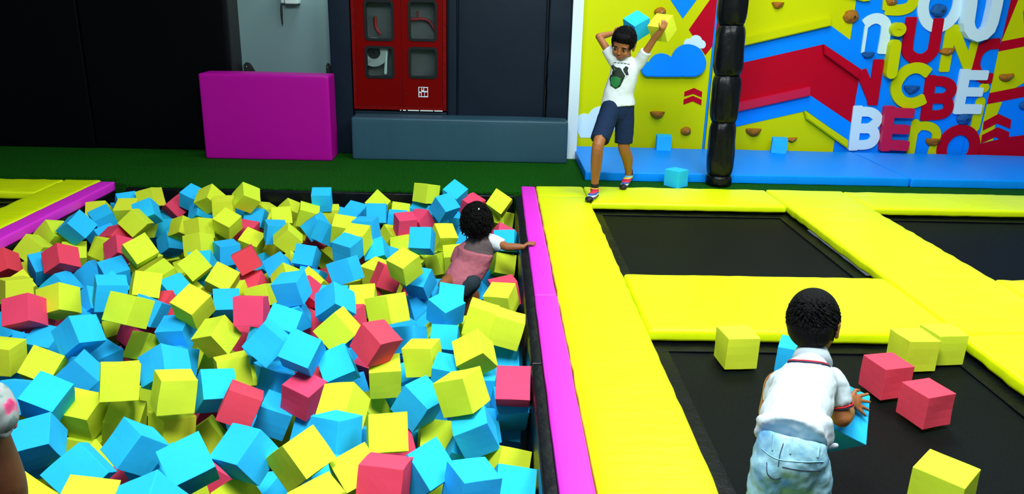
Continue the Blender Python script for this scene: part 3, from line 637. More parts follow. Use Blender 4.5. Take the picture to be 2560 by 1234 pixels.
o = link('red_stripe', prism(bmesh.new(), [(4.406, 1.059), (4.678, 1.117), (4.697, 1.038), (4.399, 0.973)], WY - 0.004, WY + .004, 0.000), 'w_r', cw)
o = link('yellow_field', prism(bmesh.new(), [(4.400, 0.973), (4.697, 1.038), (4.762, 0.762), (4.618, 0.662), (4.400, 0.614)], WY - 0.003, WY + .004, 0.000), 'w_y', cw)
o = link('red_stripe', prism(bmesh.new(), [(4.399, 0.614), (4.776, 0.699), (4.798, 0.606), (4.396, 0.515)], WY - 0.004, WY + .004, 0.000), 'w_r', cw)
o = link('yellow_field', prism(bmesh.new(), [(4.397, 0.515), (4.530, 0.541), (4.507, 0.420), (4.512, 0.311), (4.522, 0.193), (4.391, 0.156)], WY - 0.003, WY + .004, 0.000), 'w_y', cw)
o = link('chevron', prism(bmesh.new(), [(4.399, 0.359), (4.518, 0.432), (4.645, 0.383), (4.655, 0.301), (4.524, 0.346), (4.407, 0.279)], WY - 0.006, WY + .004, 0.000), 'w_r', cw)
o = link('chevron', prism(bmesh.new(), [(4.409, 0.238), (4.538, 0.313), (4.652, 0.272), (4.660, 0.222), (4.602, 0.195), (4.535, 0.225), (4.416, 0.163)], WY - 0.006, WY + .004, 0.000), 'w_r', cw)
o = link('red_stripe', prism(bmesh.new(), [(4.417, 0.160), (4.653, 0.225), (4.794, 0.246), (4.886, 0.233), (4.932, 0.038), (4.411, 0.027)], WY - 0.005, WY + .004, 0.000), 'w_r', cw)
def hold(x, z, shape, m, label, w=.06, y=WY - .006):
    bm = bmesh.new(); rnd = random.Random(int(x * 100)); off = Vector((x, z, 0)) * 7
    vs = ball(bm, (0, 0, 0), 1, 4)
    for v in vs:
        q = v.co.copy(); n_ = noise.noise(q * 1.6 + off)
        if shape == 'bowl':
            q.z = q.z if q.z < .15 else .15 + (q.z - .15) * .1
            s_ = (1, .75, .95); q.x *= 1 + .28 * max(0, q.z + .5)
        elif shape == 'horn':
            s_ = (1.15, .7, .55); q.z += .55 * max(0, q.x) ** 2 - .25 * (1 - abs(q.x)); 
        else: s_ = (1, .62, .78)
        q *= 1 + .16 * n_
        v.co = Vector((q.x * s_[0], min(q.y * s_[1], .12), q.z * s_[2])) * (w / 2)
    for v in bm.verts: v.co += Vector((x, y, z))
    o = link('climbing_hold', bm, m, None, True); tag(o, label, 'climbing hold', 'bolt-on climbing holds')
    b2 = bmesh.new(); ball(b2, (x + w * .12, y - w * .31, z - w * .02), (w * .085, w * .03, w * .085), 2); link('bolt', b2, 'hole' if m == 'hold_b' or w > .13 else 'steel', o, True)

hold(1.401, 1.231, 'blob', 'hold_o', 'ochre climbing hold peeking over the raised yellow cube', 0.100)
hold(1.448, 0.375, 'bowl', 'hold_o', "ochre bowl-shaped climbing hold right of the boy's hip", 0.115)
hold(1.718, 0.217, 'blob', 'hold_o', "ochre climbing hold low on the boy's panel, above the mat", 0.095)
hold(2.326, 0.241, 'bowl', 'hold_o', 'ochre climbing hold just right of the black post, low', 0.120)
hold(2.684, 0.163, 'horn', 'hold_o', 'small ochre horn hold beside the blue cube on the mat', 0.075)
hold(2.404, 1.327, 'bowl', 'hold_o', 'ochre climbing hold cut by the top edge above the yellow ledge', 0.095)
hold(3.050, 1.235, 'blob', 'hold_o', 'large ochre climbing hold above the red chevron', 0.135)
hold(3.377, 1.367, 'blob', 'hold_o', 'ochre climbing hold on the yellow letter D', 0.100)
hold(3.802, 1.303, 'blob', 'hold_b', 'dark blue climbing hold inside the white letter O', 0.140)
hold(3.250, 0.932, 'bowl', 'hold_b', 'blue climbing hold under the white letter n', 0.100)
hold(3.940, 0.966, 'horn', 'hold_o', 'ochre climbing hold on the yellow letter N', 0.115)
hold(3.687, 0.650, 'bowl', 'hold_b', 'blue bowl climbing hold inside the yellow letter C', 0.125)
hold(4.209, 0.383, 'blob', 'hold_b', 'blue climbing hold above the dark red letter O', 0.130)
hold(3.971, 0.187, 'bowl', 'hold_o', 'ochre climbing hold on the yellow letter n', 0.120)
hold(4.511, 0.759, 'horn', 'hold_o', 'ochre horn-shaped climbing hold on the right edge panel', 0.115)
hold(4.730, 0.512, 'blob', 'hold_b', 'blue climbing hold cut by the right edge of the picture', 0.090)

# ------------------------------------------------------------------ people
def small(name, m, parent, items, smooth=True):
    bm = bmesh.new()
    for c, r, *rot in items: ball(bm, c, r, 2, rot[0] if rot else None)
    return link(name, bm, m, parent, smooth)
def head_into(bm, c, R, s=1.0, jaw=True):
    """Skull, jaw, nose, ears in the head frame (x right, -y face, z up), s = head height / 0.20."""
    def add(p, r): ball(bm, Vector(c) + R @ (Vector(p) * s), tuple(k * s for k in r), 3, R)
    add((0, .008, .022), (.071, .086, .078)); add((0, -.012, -.030), (.058, .066, .062)); add((0, -.030, -.062), (.036, .042, .030))
    add((0, -.072, -.012), (.011, .017, .020)); add((0, -.084, -.024), (.014, .012, .010)); add((.0, -.066, -.047), (.024, .015, .009)); add((0, -.062, -.058), (.018, .014, .010))
    add((.030, -.058, -.030), (.024, .020, .022)); add((-.030, -.058, -.030), (.024, .020, .022))
    add((.026, -.068, .016), (.022, .012, .007)); add((-.026, -.068, .016), (.022, .012, .007))
    for sx in (1, -1):
        add((sx * .072, .006, -.008), (.009, .016, .026)); add((sx * .071, .002, -.028), (.008, .010, .012)); add((sx * .078, .010, .004), (.006, .014, .016))
def face_parts(c, R, s, parent, lookdown=0):
    def P(p): return Vector(c) + R @ (Vector(p) * s)
    for sx in (1, -1):
        e = small('eye', 'eyew', parent, [(P((sx * .030, -.0755, .003)), (.0125 * s, .006 * s, .0060 * s), R)])
        small('iris', 'eye', e, [(P((sx * .029, -.0815, .0015)), (.0062 * s, .002 * s, .0050 * s), R)])
        small('eyelid', 'eye', e, [(P((sx * .030, -.0805, .0078)), (.0140 * s, .003 * s, .0022 * s), R)])
        small('eyebrow', 'hair', parent, [(P((sx * .031, -.0805, .021)), (.0175 * s, .004 * s, .0034 * s), R)])
    small('mouth', 'lip', parent, [(P((0, -.0835, -.0450)), (.0175 * s, .0035 * s, .0036 * s), R), (P((0, -.0815, -.0515)), (.0145 * s, .004 * s, .0040 * s), R)])
def hand(bm, wrist, palm_c, fwd, side, nrm, s=1.0, curl=.6, spread=.25, thumb=1, fr=.0052):
    """Palm plus five separate bent fingers. fwd: finger direction, side: towards the thumb, nrm: out of the palm's back."""
    fwd, side, nrm = [Vector(v).normalized() for v in (fwd, side, nrm)]
    wrist = Vector(wrist); pc = Vector(palm_c)
    tube(bm, [wrist, pc - fwd * .008 * s, pc + fwd * .010 * s], [(.014 * s, .011 * s), (.019 * s, .0095 * s), (.020 * s, .0085 * s)], 14, squash=side)
    for k, (o, L) in enumerate(((.0165, .036), (.0055, .041), (-.0055, .038), (-.0160, .030))):
        L *= s; b = pc + fwd * .014 * s + side * o * 1.12 * s; d = (fwd + side * spread * (o / .0165) * .6).normalized()
        q1 = b + d * L * .42; d2 = (d * math.cos(curl * .7) - nrm * math.sin(curl * .7)).normalized(); q2 = q1 + d2 * L * .34
        d3 = (d * math.cos(curl * 1.5) - nrm * math.sin(curl * 1.5)).normalized(); q3 = q2 + d3 * L * .26
        f_ = fr * s
        tube(bm, [b - d * .010 * s, b, q1, q2, q3], [f_ * 1.1, f_ * 1.1, f_, f_ * .92, f_ * .78], 10, curved=False)
    b = pc - fwd * .008 * s + side * .016 * s
    q1 = b + (side * .8 + fwd * .5).normalized() * .020 * s; q2 = q1 + (side * .25 + fwd * .9 - nrm * .35 * thumb).normalized() * .018 * s
    tube(bm, [b - side * .010 * s, b, q1, q2], [f_ * 1.35, f_ * 1.3, f_ * 1.15, f_ * .9], 10, curved=False)
def tuft_cap(bm, c, R, s, strands, length, r0, spread=1.0, seedv=3, low=-.2, curly=0):
    rnd = random.Random(seedv)
    for i in range(strands):
        a = rnd.uniform(0, 2 * PI); z = rnd.uniform(low, 1)
        q = math.sqrt(max(0, 1 - z * z)); n = Vector((q * math.cos(a), q * math.sin(a), z))
        if n.y < -.55 and z < .55 and not curly: continue
        p = Vector((n.x * .074, n.y * .090 + .008, n.z * .086 + .026)) * s
        if curly:
            pts = []; side = n.cross(Vector((0, 0, 1)));  side = side.normalized() if side.length > .01 else Vector((1, 0, 0))
            u2 = n.cross(side)
            ph = rnd.uniform(0, 6); L = length * rnd.uniform(.6, 1.2); cr = curly * rnd.uniform(.7, 1.3)
            down = Vector((0, 0, -1))
            for k in range(10):
                t = k / 9; ang = ph + t * 9
                pts.append(Vector(c) + R @ (p + (n * (1 - t * .35) + down * t * .85) * L * t * s + (side * math.cos(ang) + u2 * math.sin(ang)) * cr * s))
            tube(bm, pts, [r0 * s] * 9 + [r0 * .5 * s], 6, curved=False, ends=False)
        else:
            flow = Vector((n.x * .3 + rnd.uniform(-.3, .3), -.55 + rnd.uniform(-.2, .2), -.35)); flow = (flow - n * flow.dot(n)).normalized()
            L = length * rnd.uniform(.7, 1.2) * s
            w = [Vector(c) + R @ (p - n * .010 * s), Vector(c) + R @ (p + n * .004 * s + flow * L * .35), Vector(c) + R @ (p + n * .006 * s * spread + flow * L * .7), Vector(c) + R @ (p + n * .001 * s + flow * L)]
            tube(bm, w, [r0 * s, r0 * s, r0 * .8 * s, r0 * .25 * s], 6, curved=False, ends=False)
# ---- boy standing on the frame pad, cube held behind the head and one raised
boy = thing('person', 'boy in white tee and navy shorts stepping onto the yellow frame pad, both arms raised', 'person', (.80, 5.40, 0))
hc = Vector((.860, 5.405, 1.046)); HR = rot_from((-.42, -.80, -.42), (-.02, -.42, .9))
bm = bmesh.new()
head_into(bm, hc, HR, 1.02)
tube(bm, [(.900, 5.445, .900), (.895, 5.440, .955), (.875, 5.428, 1.010)], [.040, .033, .034])
tube(bm, [(.862, 5.43, .625), (.860, 5.43, .74), (.885, 5.43, .86), (.897, 5.44, .925)], [(.080, .055), (.076, .052), (.076, .050), (.042, .036)], 20, squash=(1, 0, .1))
sL, eL, wL = Vector((.812, 5.44, .935)), Vector((.700, 5.47, 1.088)), Vector((.800, 5.535, 1.108))
sR, eR, wR = Vector((.978, 5.43, .925)), Vector((1.052, 5.35, 1.085)), Vector((1.088, 5.292, 1.150))
tube(bm, [(.85, 5.44, .90), sL, (sL + eL) / 2, eL], [.028, .029, .026, .0225]); tube(bm, [eL, (eL + wL) / 2, wL], [.0235, .0215, .016])
tube(bm, [(.93, 5.44, .89), sR, (sR + eR) / 2, eR], [.028, .029, .0255, .022]); tube(bm, [eR, (eR + wR) / 2, wR], [.0225, .0205, .015])
hand(bm, wL, wL + Vector((.020, .008, .006)), (.85, .12, .25), (0, -.4, .9), (-.2, -.9, -.1), 1.0, .7)
hand(bm, wR, wR + Vector((.006, -.012, .016)), (.25, .25, .93), (-.85, -.4, .2), (-.1, -.93, -.1), 1.05, .95)
hL, kL, aL = Vector((.795, 5.40, .60)), Vector((.705, 5.215, .395)), Vector((.708, 5.295, .075))
hR, kR, aR = Vector((.915, 5.44, .59)), Vector((.915, 5.425, .345)), Vector((1.005, 5.655, .095))
tube(bm, [hL, (hL + kL) / 2, kL, (.704, 5.245, .28), (.707, 5.28, .16), aL], [.050, .046, .040, .040, .030, .024])
tube(bm, [hR, (hR + kR) / 2, kR, (.955, 5.50, .262), (.985, 5.59, .17), aR], [.056, .052, .041, .041, .030, .024])
tube(bm, [(.81, 5.42, .60), (.90, 5.43, .60)], [.056, .056])
body = link('body', bm, 'skin2', boy, True, fuse(.0038, 2, .4))
face_parts(hc, HR, 1.02, body)
def sock(a, toe, heel):
    bm = bmesh.new(); a, toe, heel = Vector(a), Vector(toe), Vector(heel)
    tube(bm, [a + Vector((0, 0, .022)), a, heel + Vector((0, 0, .012))], [.0285, .030, .028]); tube(bm, [heel, (heel + toe) / 2 + Vector((0, 0, .012)), toe], [(.025, .024), (.030, .024), (.026, .017)], 16, squash=(1, 0, 0))
    o = link('sock', bm, 'sock', boy, True, fuse(.005, 3))
    b2 = bmesh.new(); ball(b2, toe + (toe - heel).normalized() * .008, (.029, .030, .0215), 3); ball(b2, heel + Vector((0, 0, .0)), (.027, .028, .024), 3)
    link('black_toe_and_heel', b2, 'dark', o, True)
    b3 = bmesh.new(); tube(b3, [a + Vector((0, 0, .040)), a + Vector((0, 0, .020))], [.0275, .030], 18, curved=False); link('black_cuff', b3, 'dark', o, True)
sock((.708, 5.290, .070), (.664, 5.185, .026), (.712, 5.285, .032))
sock((1.005, 5.652, .085), (.955, 5.560, .030), (1.012, 5.668, .070))
bm = bmesh.new()
tube(bm, [(.856, 5.432, .636), (.855, 5.432, .72), (.878, 5.432, .82), (.893, 5.44, .895), (.897, 5.442, .935)], [(.120, .088), (.104, .075), (.098, .073), (.094, .064), (.050, .044)], 24, squash=(1, 0, -.09), ends='end')
tube(bm, [(.85, 5.44, .885), sL, sL.lerp(eL, .52)], [(.050, .048), (.042, .042), (.039, .039)], ends='start'); tube(bm, [(.93, 5.44, .88), sR, sR.lerp(eR, .50)], [(.050, .048), (.042, .042), (.040, .040)], ends='start')
tee = link('tee_shirt', bm, 'tee', boy, True, fuse(.006, 3, .5, .008, .06))
bm = bmesh.new()
tube(bm, [(.857, 5.432, .668), (.857, 5.432, .585)], [(.104, .076), (.108, .078)], 24, squash=(1, 0, -.09), curved=False)
tube(bm, [(.805, 5.405, .62), (.758, 5.33, .51), (.718, 5.258, .418)], [.070, .068, .066], ends='start'); tube(bm, [(.900, 5.44, .62), (.910, 5.435, .50), (.912, 5.430, .372)], [.072, .068, .063], ends='start')
link('shorts', bm, 'navy', boy, True, fuse(.006, 3, .5, .006, .05))
# abstract green print and a line of small lettering on the chest
def decal(name, m, poly, lift, parent):
    cx = sum(p[0] for p in poly) / len(poly); cz = sum(p[1] for p in poly) / len(poly)
    P_ = []
    for i in range(len(poly)):
        (xa, za), (xb, zb) = poly[i], poly[(i + 1) % len(poly)]
        for t in (0, .5): P_.append((xa + (xb - xa) * t, za + (zb - za) * t))
    bm = bmesh.new(); n = len(P_); rings = []
    for k in (0.02, .25, .5, .75, 1.0): rings.append([bm.verts.new(q) for q in lay_on(parent, [(cx + (x - cx) * k, 5.35, cz + (z - cz) * k) for x, z in P_], (0, 1, 0), lift)])
    back = [bm.verts.new((v.co.x, v.co.y + .006, v.co.z)) for v in rings[-1]]
    for A, B in list(zip(rings[:-1], rings[1:])) + [(rings[-1], back)]:
        for i in range(n): bm.faces.new((A[i], A[(i + 1) % n], B[(i + 1) % n], B[i]))
    bm.faces.new(rings[0])
    return link(name, bm, m, parent, True)
decal('print_backing', 'tee', [(0.7742, 0.9086), (0.8208, 0.9162), (0.8832, 0.8914), (0.9036, 0.8423), (0.8717, 0.8151), (0.8541, 0.7747), (0.8217, 0.7506), (0.7829, 0.7731), (0.7761, 0.8262), (0.7708, 0.8558)], .0010, tee)
decal('print', 'print_k', [(0.7786, 0.8923), (0.8010, 0.9108), (0.8224, 0.8933), (0.8461, 0.8922), (0.8800, 0.8418), (0.8624, 0.8016), (0.8478, 0.7679), (0.8215, 0.7540), (0.7916, 0.7700), (0.7818, 0.8163), (0.7742, 0.8559)], .0028, tee)
decal('print', 'print_g', [(0.7945, 0.8299), (0.8230, 0.8339), (0.8507, 0.8246), (0.8498, 0.7880), (0.8312, 0.7609), (0.8075, 0.7603), (0.7888, 0.7866), (0.7888, 0.8132)], .0042, tee)
decal('print', 'print_k', [(0.8635, 0.8844), (0.8823, 0.9045), (0.8997, 0.8967), (0.8945, 0.8752), (0.9032, 0.8490), (0.8865, 0.8453), (0.8716, 0.8648)], .0028, tee)
for x0_, x1_, zt_ in [(0.8031, 0.82, 0.9289), (0.825, 0.8435, 0.9262), (0.8485, 0.8636, 0.9248), (0.8687, 0.8872, 0.9233), (0.8922, 0.909, 0.9196)]:
    decal('lettering', 'printline', [(x0_, zt_), (x1_, zt_ - .001), (x1_, zt_ - .007), (x0_, zt_ - .006)], .0024, tee)
# short black hair
bm = bmesh.new()
ball(bm, hc + HR @ Vector((0, .014, .040)), (.0755, .089, .077), 4, HR)
ball(bm, hc + HR @ Vector((0, .040, .005)), (.074, .062, .070), 3, HR)
ball(bm, hc + HR @ Vector((0, -.030, .075)), (.060, .050, .030), 3, HR)
tuft_cap(bm, hc, HR, .99, 900, .034, .0034, low=-.15)
link('hair', bm, 'hair', boy, False)

# ---- toddler bent over on the near bed, seen from behind
tod = thing('person', 'toddler in white polo and faded jeans bending over the near black trampoline', 'person', (.62, 1.55, .004))
bm = bmesh.new()
th = Vector((0.8745, 1.9300, 0.5243)); TR = rot_from((.62, .76, -.50), (.15, .50, .84))
head_into(bm, th, TR, .84)
tube(bm, [(0.8621, 1.8700, 0.4190), (0.8725, 1.9000, 0.4577), th], [.036, .033, .040])
tube(bm, [(0.7322, 1.6200, 0.3807), (0.7580, 1.6800, 0.3892), (0.8200, 1.8000, 0.4138), (0.8604, 1.8700, 0.4308)], [(.058, .046), (.064, .052), (.062, .048), (.034, .030)], 20, squash=(1, 0, 0))
tsR, teR, twR = Vector((0.9042, 1.8200, 0.4044)), Vector((0.9220, 1.7900, 0.3248)), Vector((0.9994, 1.9050, 0.2787))
tsL, teL, twL = Vector((0.7582, 1.8400, 0.3916)), Vector((0.7434, 1.8300, 0.3134)), Vector((0.8155, 1.9200, 0.2498))
tube(bm, [(0.8749, 1.8200, 0.4157), tsR, (tsR + teR) / 2, teR], [.024, .025, .025, .0255]); tube(bm, [teR, (teR + twR) / 2, twR], [.0262, .0235, .016])
tube(bm, [(0.7737, 1.8300, 0.4089), tsL, (tsL + teL) / 2, teL], [.030, .030, .027, .025]); tube(bm, [teL, (teL + twL) / 2, twL], [.025, .022, .015])
pR = Vector((1.026, 1.935, .292))
hand(bm, twR, pR, (.90, .12, -.32), (.22, .62, .75), (.33, -.71, .62), 1.0, .10, .75, fr=.0052)
hand(bm, twL, twL + Vector((.006, .014, -.004)), (.5, .8, -.3), (.1, .2, .95), (.3, -.9, .1), .8, .5, .4, fr=.0056)
for sx, hx, fx in ((-1, (0.6610, 1.5600, 0.3422), (0.6976, 1.5400, -0.0465)), (1, (0.7544, 1.5700, 0.3206), (0.7838, 1.5400, -0.0458))):
    hx = Vector(hx); fx = Vector(fx); fx.z = .026; kn = (hx + fx) / 2 + Vector((0, .05, 0))
    tube(bm, [hx, kn, fx + Vector((0, 0, .04))], [.036, .032, .026]); tube(bm, [fx, fx + Vector((0, .075, -.008))], [(.022, .020), (.026, .014)], 14, squash=(1, 0, 0), curved=False)
tbody = link('body', bm, 'skin1', tod, True, fuse(.0030, 2, .4))
face_parts(th, TR, .84, tbody)
bm = bmesh.new()
ball(bm, th + TR @ Vector((0, .010, .030)), (.0655, .074, .070), 4, TR)
ball(bm, th + TR @ Vector((0, .032, -.010)), (.0600, .048, .061), 4, TR)
tuft_cap(bm, th + TR @ Vector((0, .002, -.006)), TR, .835, 1300, .026, .0028, low=-.75, seedv=8)
link('hair', bm, 'hair', tod, False)
bm = bmesh.new()
bot = (0.7131, 1.5850, 0.3912)
tube(bm, [(0.7099, 1.5850, 0.3804), (0.7422, 1.6600, 0.4006), (0.7898, 1.7450, 0.4145), (0.8296, 1.8150, 0.4234), (0.8592, 1.8700, 0.4390)], [(.084, .066), (.077, .064), (.078, .062), (.070, .056), (.042, .038)], 26, squash=(1, 0, 0), ends='end')
tube(bm, [(0.8582, 1.8200, 0.4212), (0.9037, 1.8250, 0.4076), (0.9185, 1.8050, 0.3540)], [(.036, .036), (.036, .035), (.0325, .0325)], ends='start'); tube(bm, [(0.7845, 1.8200, 0.4201), (0.7576, 1.8250, 0.3972), (0.7509, 1.8200, 0.3456)], [(.036, .036), (.032, .032), (.030, .031)], ends='start')
tube(bm, [(0.7826, 1.6000, 0.4150), (0.7920, 1.5900, 0.3891), (0.7821, 1.5750, 0.3641)], [(.026, .022), (.020, .020), (.008, .012)])
tube(bm, [(0.6478, 1.6200, 0.4098), (0.6423, 1.6200, 0.3925)], [(.016, .016), (.008, .010)])
tube(bm, [(0.7977, 1.6000, 0.3527), (0.8256, 1.6000, 0.3585)], [(.010, .010), (.006, .005)])
polo = link('polo_shirt', bm, 'polo', tod, True, fuse(.0048, 3, .5, .017, .06))
def arc_band(name, m, pts, r, parent):
    bm = bmesh.new(); tube(bm, pts, [r] * len(pts), 8); return link(name, bm, m, parent, True)
bm = bmesh.new()
tube(bm, [(0.8576, 1.8680, 0.4447), (0.8681, 1.9000, 0.4576)], [(.052, .048), (.042, .041)], 26, squash=(1, 0, 0), curved=False, ends=False)
collar = link('collar', bm, 'polo', polo, True)
def back_band(name, m, pts, r, parent):
    return arc_band(name, m, pts, r, parent)
def lay_two(pts, lift):
    o = []
    for p in smooth_path(pts, 5):
        q = [lay_on(t_, [p], (.30, .78, -.55), lift)[0] for t_ in (polo, collar)]
        o.append(min(q, key=lambda v: (v - Vector(p)).length))
    return o
back_band('red_collar_stripe', 'redstripe', lay_two([(0.7687, 1.8000, 0.4907), (0.7946, 1.8000, 0.4832), (0.8317, 1.8000, 0.4770), (0.8725, 1.8000, 0.4754)], .001), .0028, polo)
back_band('navy_collar_stripe', 'navystripe', lay_two([(0.7674, 1.8000, 0.4851), (0.7953, 1.8000, 0.4776), (0.8326, 1.8000, 0.4713), (0.8754, 1.8000, 0.4697)], .001), .0030, polo)
def cuff(name, m, c, ax, r, t):
    c = Vector(c); ax = Vector(ax).normalized(); u = ax.cross(Vector((0, 1, 0))).normalized(); v = ax.cross(u); bm = bmesh.new()
    tube(bm, [c + (u * math.cos(2 * PI * k / 24) + v * math.sin(2 * PI * k / 24)) * r for k in range(25)], [t] * 25, 8); return link(name, bm, m, polo, True)
cax = Vector((0.9185, 1.8050, 0.3540)) - Vector((0.9037, 1.8250, 0.4076))
cuff('red_cuff_stripe', 'redstripe', (0.9205, 1.8040, 0.3523), cax, .0322, .0019); cuff('navy_cuff_stripe', 'navystripe', (0.9212, 1.8030, 0.3481), cax, .0318, .0022)
# jeans
bm = bmesh.new()
tube(bm, [(0.7106, 1.5850, 0.3890), (0.7038, 1.5700, 0.3577), (0.7029, 1.5650, 0.3233)], [(.076, .064), (.084, .072), (.084, .068)], 26, squash=(1, 0, .25), ends='end')
lk = Vector((0.6591, 1.5550, 0.3294)); rk = Vector((0.7492, 1.5600, 0.3164))
tube(bm, [lk, (0.6545, 1.5550, 0.2476), (0.6635, 1.5450, 0.1657), (0.6795, 1.5400, 0.0722)], [.050, .045, .043, .041]); tube(bm, [rk, (0.7633, 1.5600, 0.2452), (0.7670, 1.5450, 0.1667), (0.7708, 1.5400, 0.0731)], [.052, .047, .044, .042])
jeans = link('jeans', bm, 'denim', tod, True, fuse(.0050, 3, .5, .010, .035))
def on_back(name, m, pts, r, parent, off=.0):
    """A seam or loop laid on the seat of the jeans."""
    out = [lay_on(parent, [p], (.30, .72, -.60), r * .35)[0] for p in smooth_path(pts, 5)]
    bm = bmesh.new(); tube(bm, out, [r] * len(out), 8); return link(name, bm, m, parent, True)
on_back('belt_loop', 'denim', [(0.6291, 1.5000, 0.4575), (0.6320, 1.5000, 0.4146)], 0.0024, jeans, .004)
on_back('belt_loop', 'denim', [(0.6716, 1.5000, 0.4428), (0.6730, 1.5000, 0.4027)], 0.0024, jeans, .004)
on_back('belt_loop', 'denim', [(0.7356, 1.5000, 0.4221), (0.7356, 1.5000, 0.3942)], 0.0024, jeans, .004)
on_back('waistband_seam', 'denim', [(0.6068, 1.5000, 0.4204), (0.6285, 1.5000, 0.3991), (0.6521, 1.5000, 0.3853), (0.6857, 1.5000, 0.3795), (0.7188, 1.5000, 0.3783), (0.7511, 1.5000, 0.3819)], 0.0012, jeans, .004)
on_back('centre_seam', 'navystripe', [(0.6543, 1.5000, 0.4303), (0.6503, 1.5000, 0.3993), (0.6503, 1.5000, 0.3681)], 0.0010, jeans, .004)
on_back('pocket_seam', 'navystripe', [(0.6603, 1.5000, 0.3651), (0.6888, 1.5000, 0.3575), (0.7222, 1.5000, 0.3548), (0.7494, 1.5000, 0.3567)], 0.0010, jeans, .004)
on_back('pocket_seam', 'navystripe', [(0.6227, 1.5000, 0.3803), (0.6281, 1.5000, 0.3489), (0.6452, 1.5000, 0.3333), (0.6586, 1.5000, 0.3366)], 0.0010, jeans, .004)

# ---- small child wading in the foam, seen from behind
kid = thing('person', 'small curly-haired child in grey and pink dress wading in foam, hand on magenta pad', 'person', (-.10, 4.22, -.45))
bm = bmesh.new()
gh = Vector((-0.0889, 4.2000, 0.1311)); GR = rot_from((.30, .90, -.25), (.0, .25, 1))
head_into(bm, gh, GR, .95)
tube(bm, [(-0.0606, 4.2000, 0.0165), (-0.0745, 4.2000, 0.0517), gh], [.032, .030, .040])
tube(bm, [(-0.1768, 4.1500, -0.2245), (-0.1374, 4.1700, -0.1250), (-0.0849, 4.2000, -0.0315), (-0.0675, 4.2000, 0.0282)], [(.078, .06), (.070, .058), (.078, .05), (.040, .03)], 20, squash=(1, 0, .3))
gs, ge, gw = Vector((0.0184, 4.2100, 0.0124)), Vector((0.0868, 4.2000, -0.0163)), Vector((0.1961, 4.2000, -0.0334))
gw = Vector((.172, 4.150, .010)); ge = Vector((0.0860, 4.1700, 0.0006))
tube(bm, [(-0.0337, 4.2100, 0.0162), gs, ge], [.030, .028, .0235]); tube(bm, [ge, (ge + gw) / 2, gw], [.0235, .021, .015])
hand(bm, gw, (.207, 4.175, .022), (.93, .25, -.02), (.1, .95, .1), (-.2, 0, 1), .78, .22, .6, fr=.0062)
ls, le, lw = Vector((-0.1573, 4.2000, -0.0209)), Vector((-0.2123, 4.2200, -0.1006)), Vector((-0.2069, 4.3000, -0.1725))
tube(bm, [ls, le], [.028, .024]); tube(bm, [le, lw], [.023, .016])
hand(bm, lw, lw + Vector((.004, .02, -.008)), (.1, .9, -.4), (.9, 0, .3), (0, -.3, .95), .75, .5, .4)
for px_ in (-.06, .06):
    b_ = Vector((-.175 + px_, 4.18, -.30)); tube(bm, [b_, b_ + Vector((0, .02, -.16)), b_ + Vector((0, .0, -.32))], [.05, .036, .025])
    tube(bm, [b_ + Vector((0, 0, -.33)), b_ + Vector((0, .09, -.34))], [.022, .018], curved=False)
tube(bm, [(-0.2250, 4.1200, -0.1851), (-0.2494, 4.0800, -0.1801), (-0.2677, 4.0200, -0.1766)], [.040, .034, .026])
gbody = link('body', bm, 'skin1', kid, True, fuse(.0036, 2, .4))
face_parts(gh, GR, .95, gbody)
bm = bmesh.new()
tube(bm, [(-0.0955, 4.1900, -0.0761), (-0.0781, 4.2000, -0.0313), (-0.0606, 4.2000, 0.0141)], [(.092, .068), (.096, .068), (.080, .055)], 24, squash=(1, 0, -.1), ends='end')
dtop = link('dress_top', bm, 'grey_cloth', kid, True, fuse(.0058, 3, .5, .006, .05))
bm = bmesh.new()
tube(bm, [(-0.1674, 4.1400, -0.1916), (-0.1481, 4.1600, -0.1553), (-0.1085, 4.1800, -0.1040), (-0.0892, 4.1900, -0.0306)], [(.100, .080), (.100, .080), (.098, .078), (.104, .077)], 24, squash=(1, 0, -.06), ends='start')
tube(bm, [(-0.1393, 4.2000, -0.0111), (-0.1802, 4.2100, -0.0437), (-0.2055, 4.2200, -0.0908)], [.036, .034, .030])
link('dress_skirt', bm, 'pink_cloth', kid, True, fuse(.0058, 3, .5, .012, .045))
bm = bmesh.new()
tube(bm, [(-0.1576, 4.1250, -0.2243), (-0.1170, 4.1150, -0.1909)], [(.070, .070), (.060, .066)], 20, squash=(1, 0, -.25))
link('dark_hem_panel', bm, 'dark_cloth', kid, True, fuse(.006, 3))
bm = bmesh.new()
tube(bm, [(-0.0180, 4.2100, 0.0260), gs, (0.0594, 4.2050, -0.0042)], [(.040, .040), (.043, .041), (.040, .040)], ends='start')
link('white_sleeve', bm, 'tee', kid, True, fuse(.006, 3, .5, .006, .03))
bm = bmesh.new()
ball(bm, gh + Vector((0, .0, .020)), (.083, .088, .083), 4); ball(bm, gh + Vector((0, -.03, -.020)), (.077, .065, .062), 4)
tuft_cap(bm, gh + Vector((0, -.008, .004)), Matrix.Identity(3), .96, 700, .038, .0026, curly=.0095, low=-.75, seedv=5)
link('curly_hair', bm, 'hairc', kid, True)
bm = bmesh.new(); ball(bm, Vector((-0.0746, 4.1000, 0.2375)), (.004, .003, .006), 2); link('hair_clip', bm, 'white', kid, True)

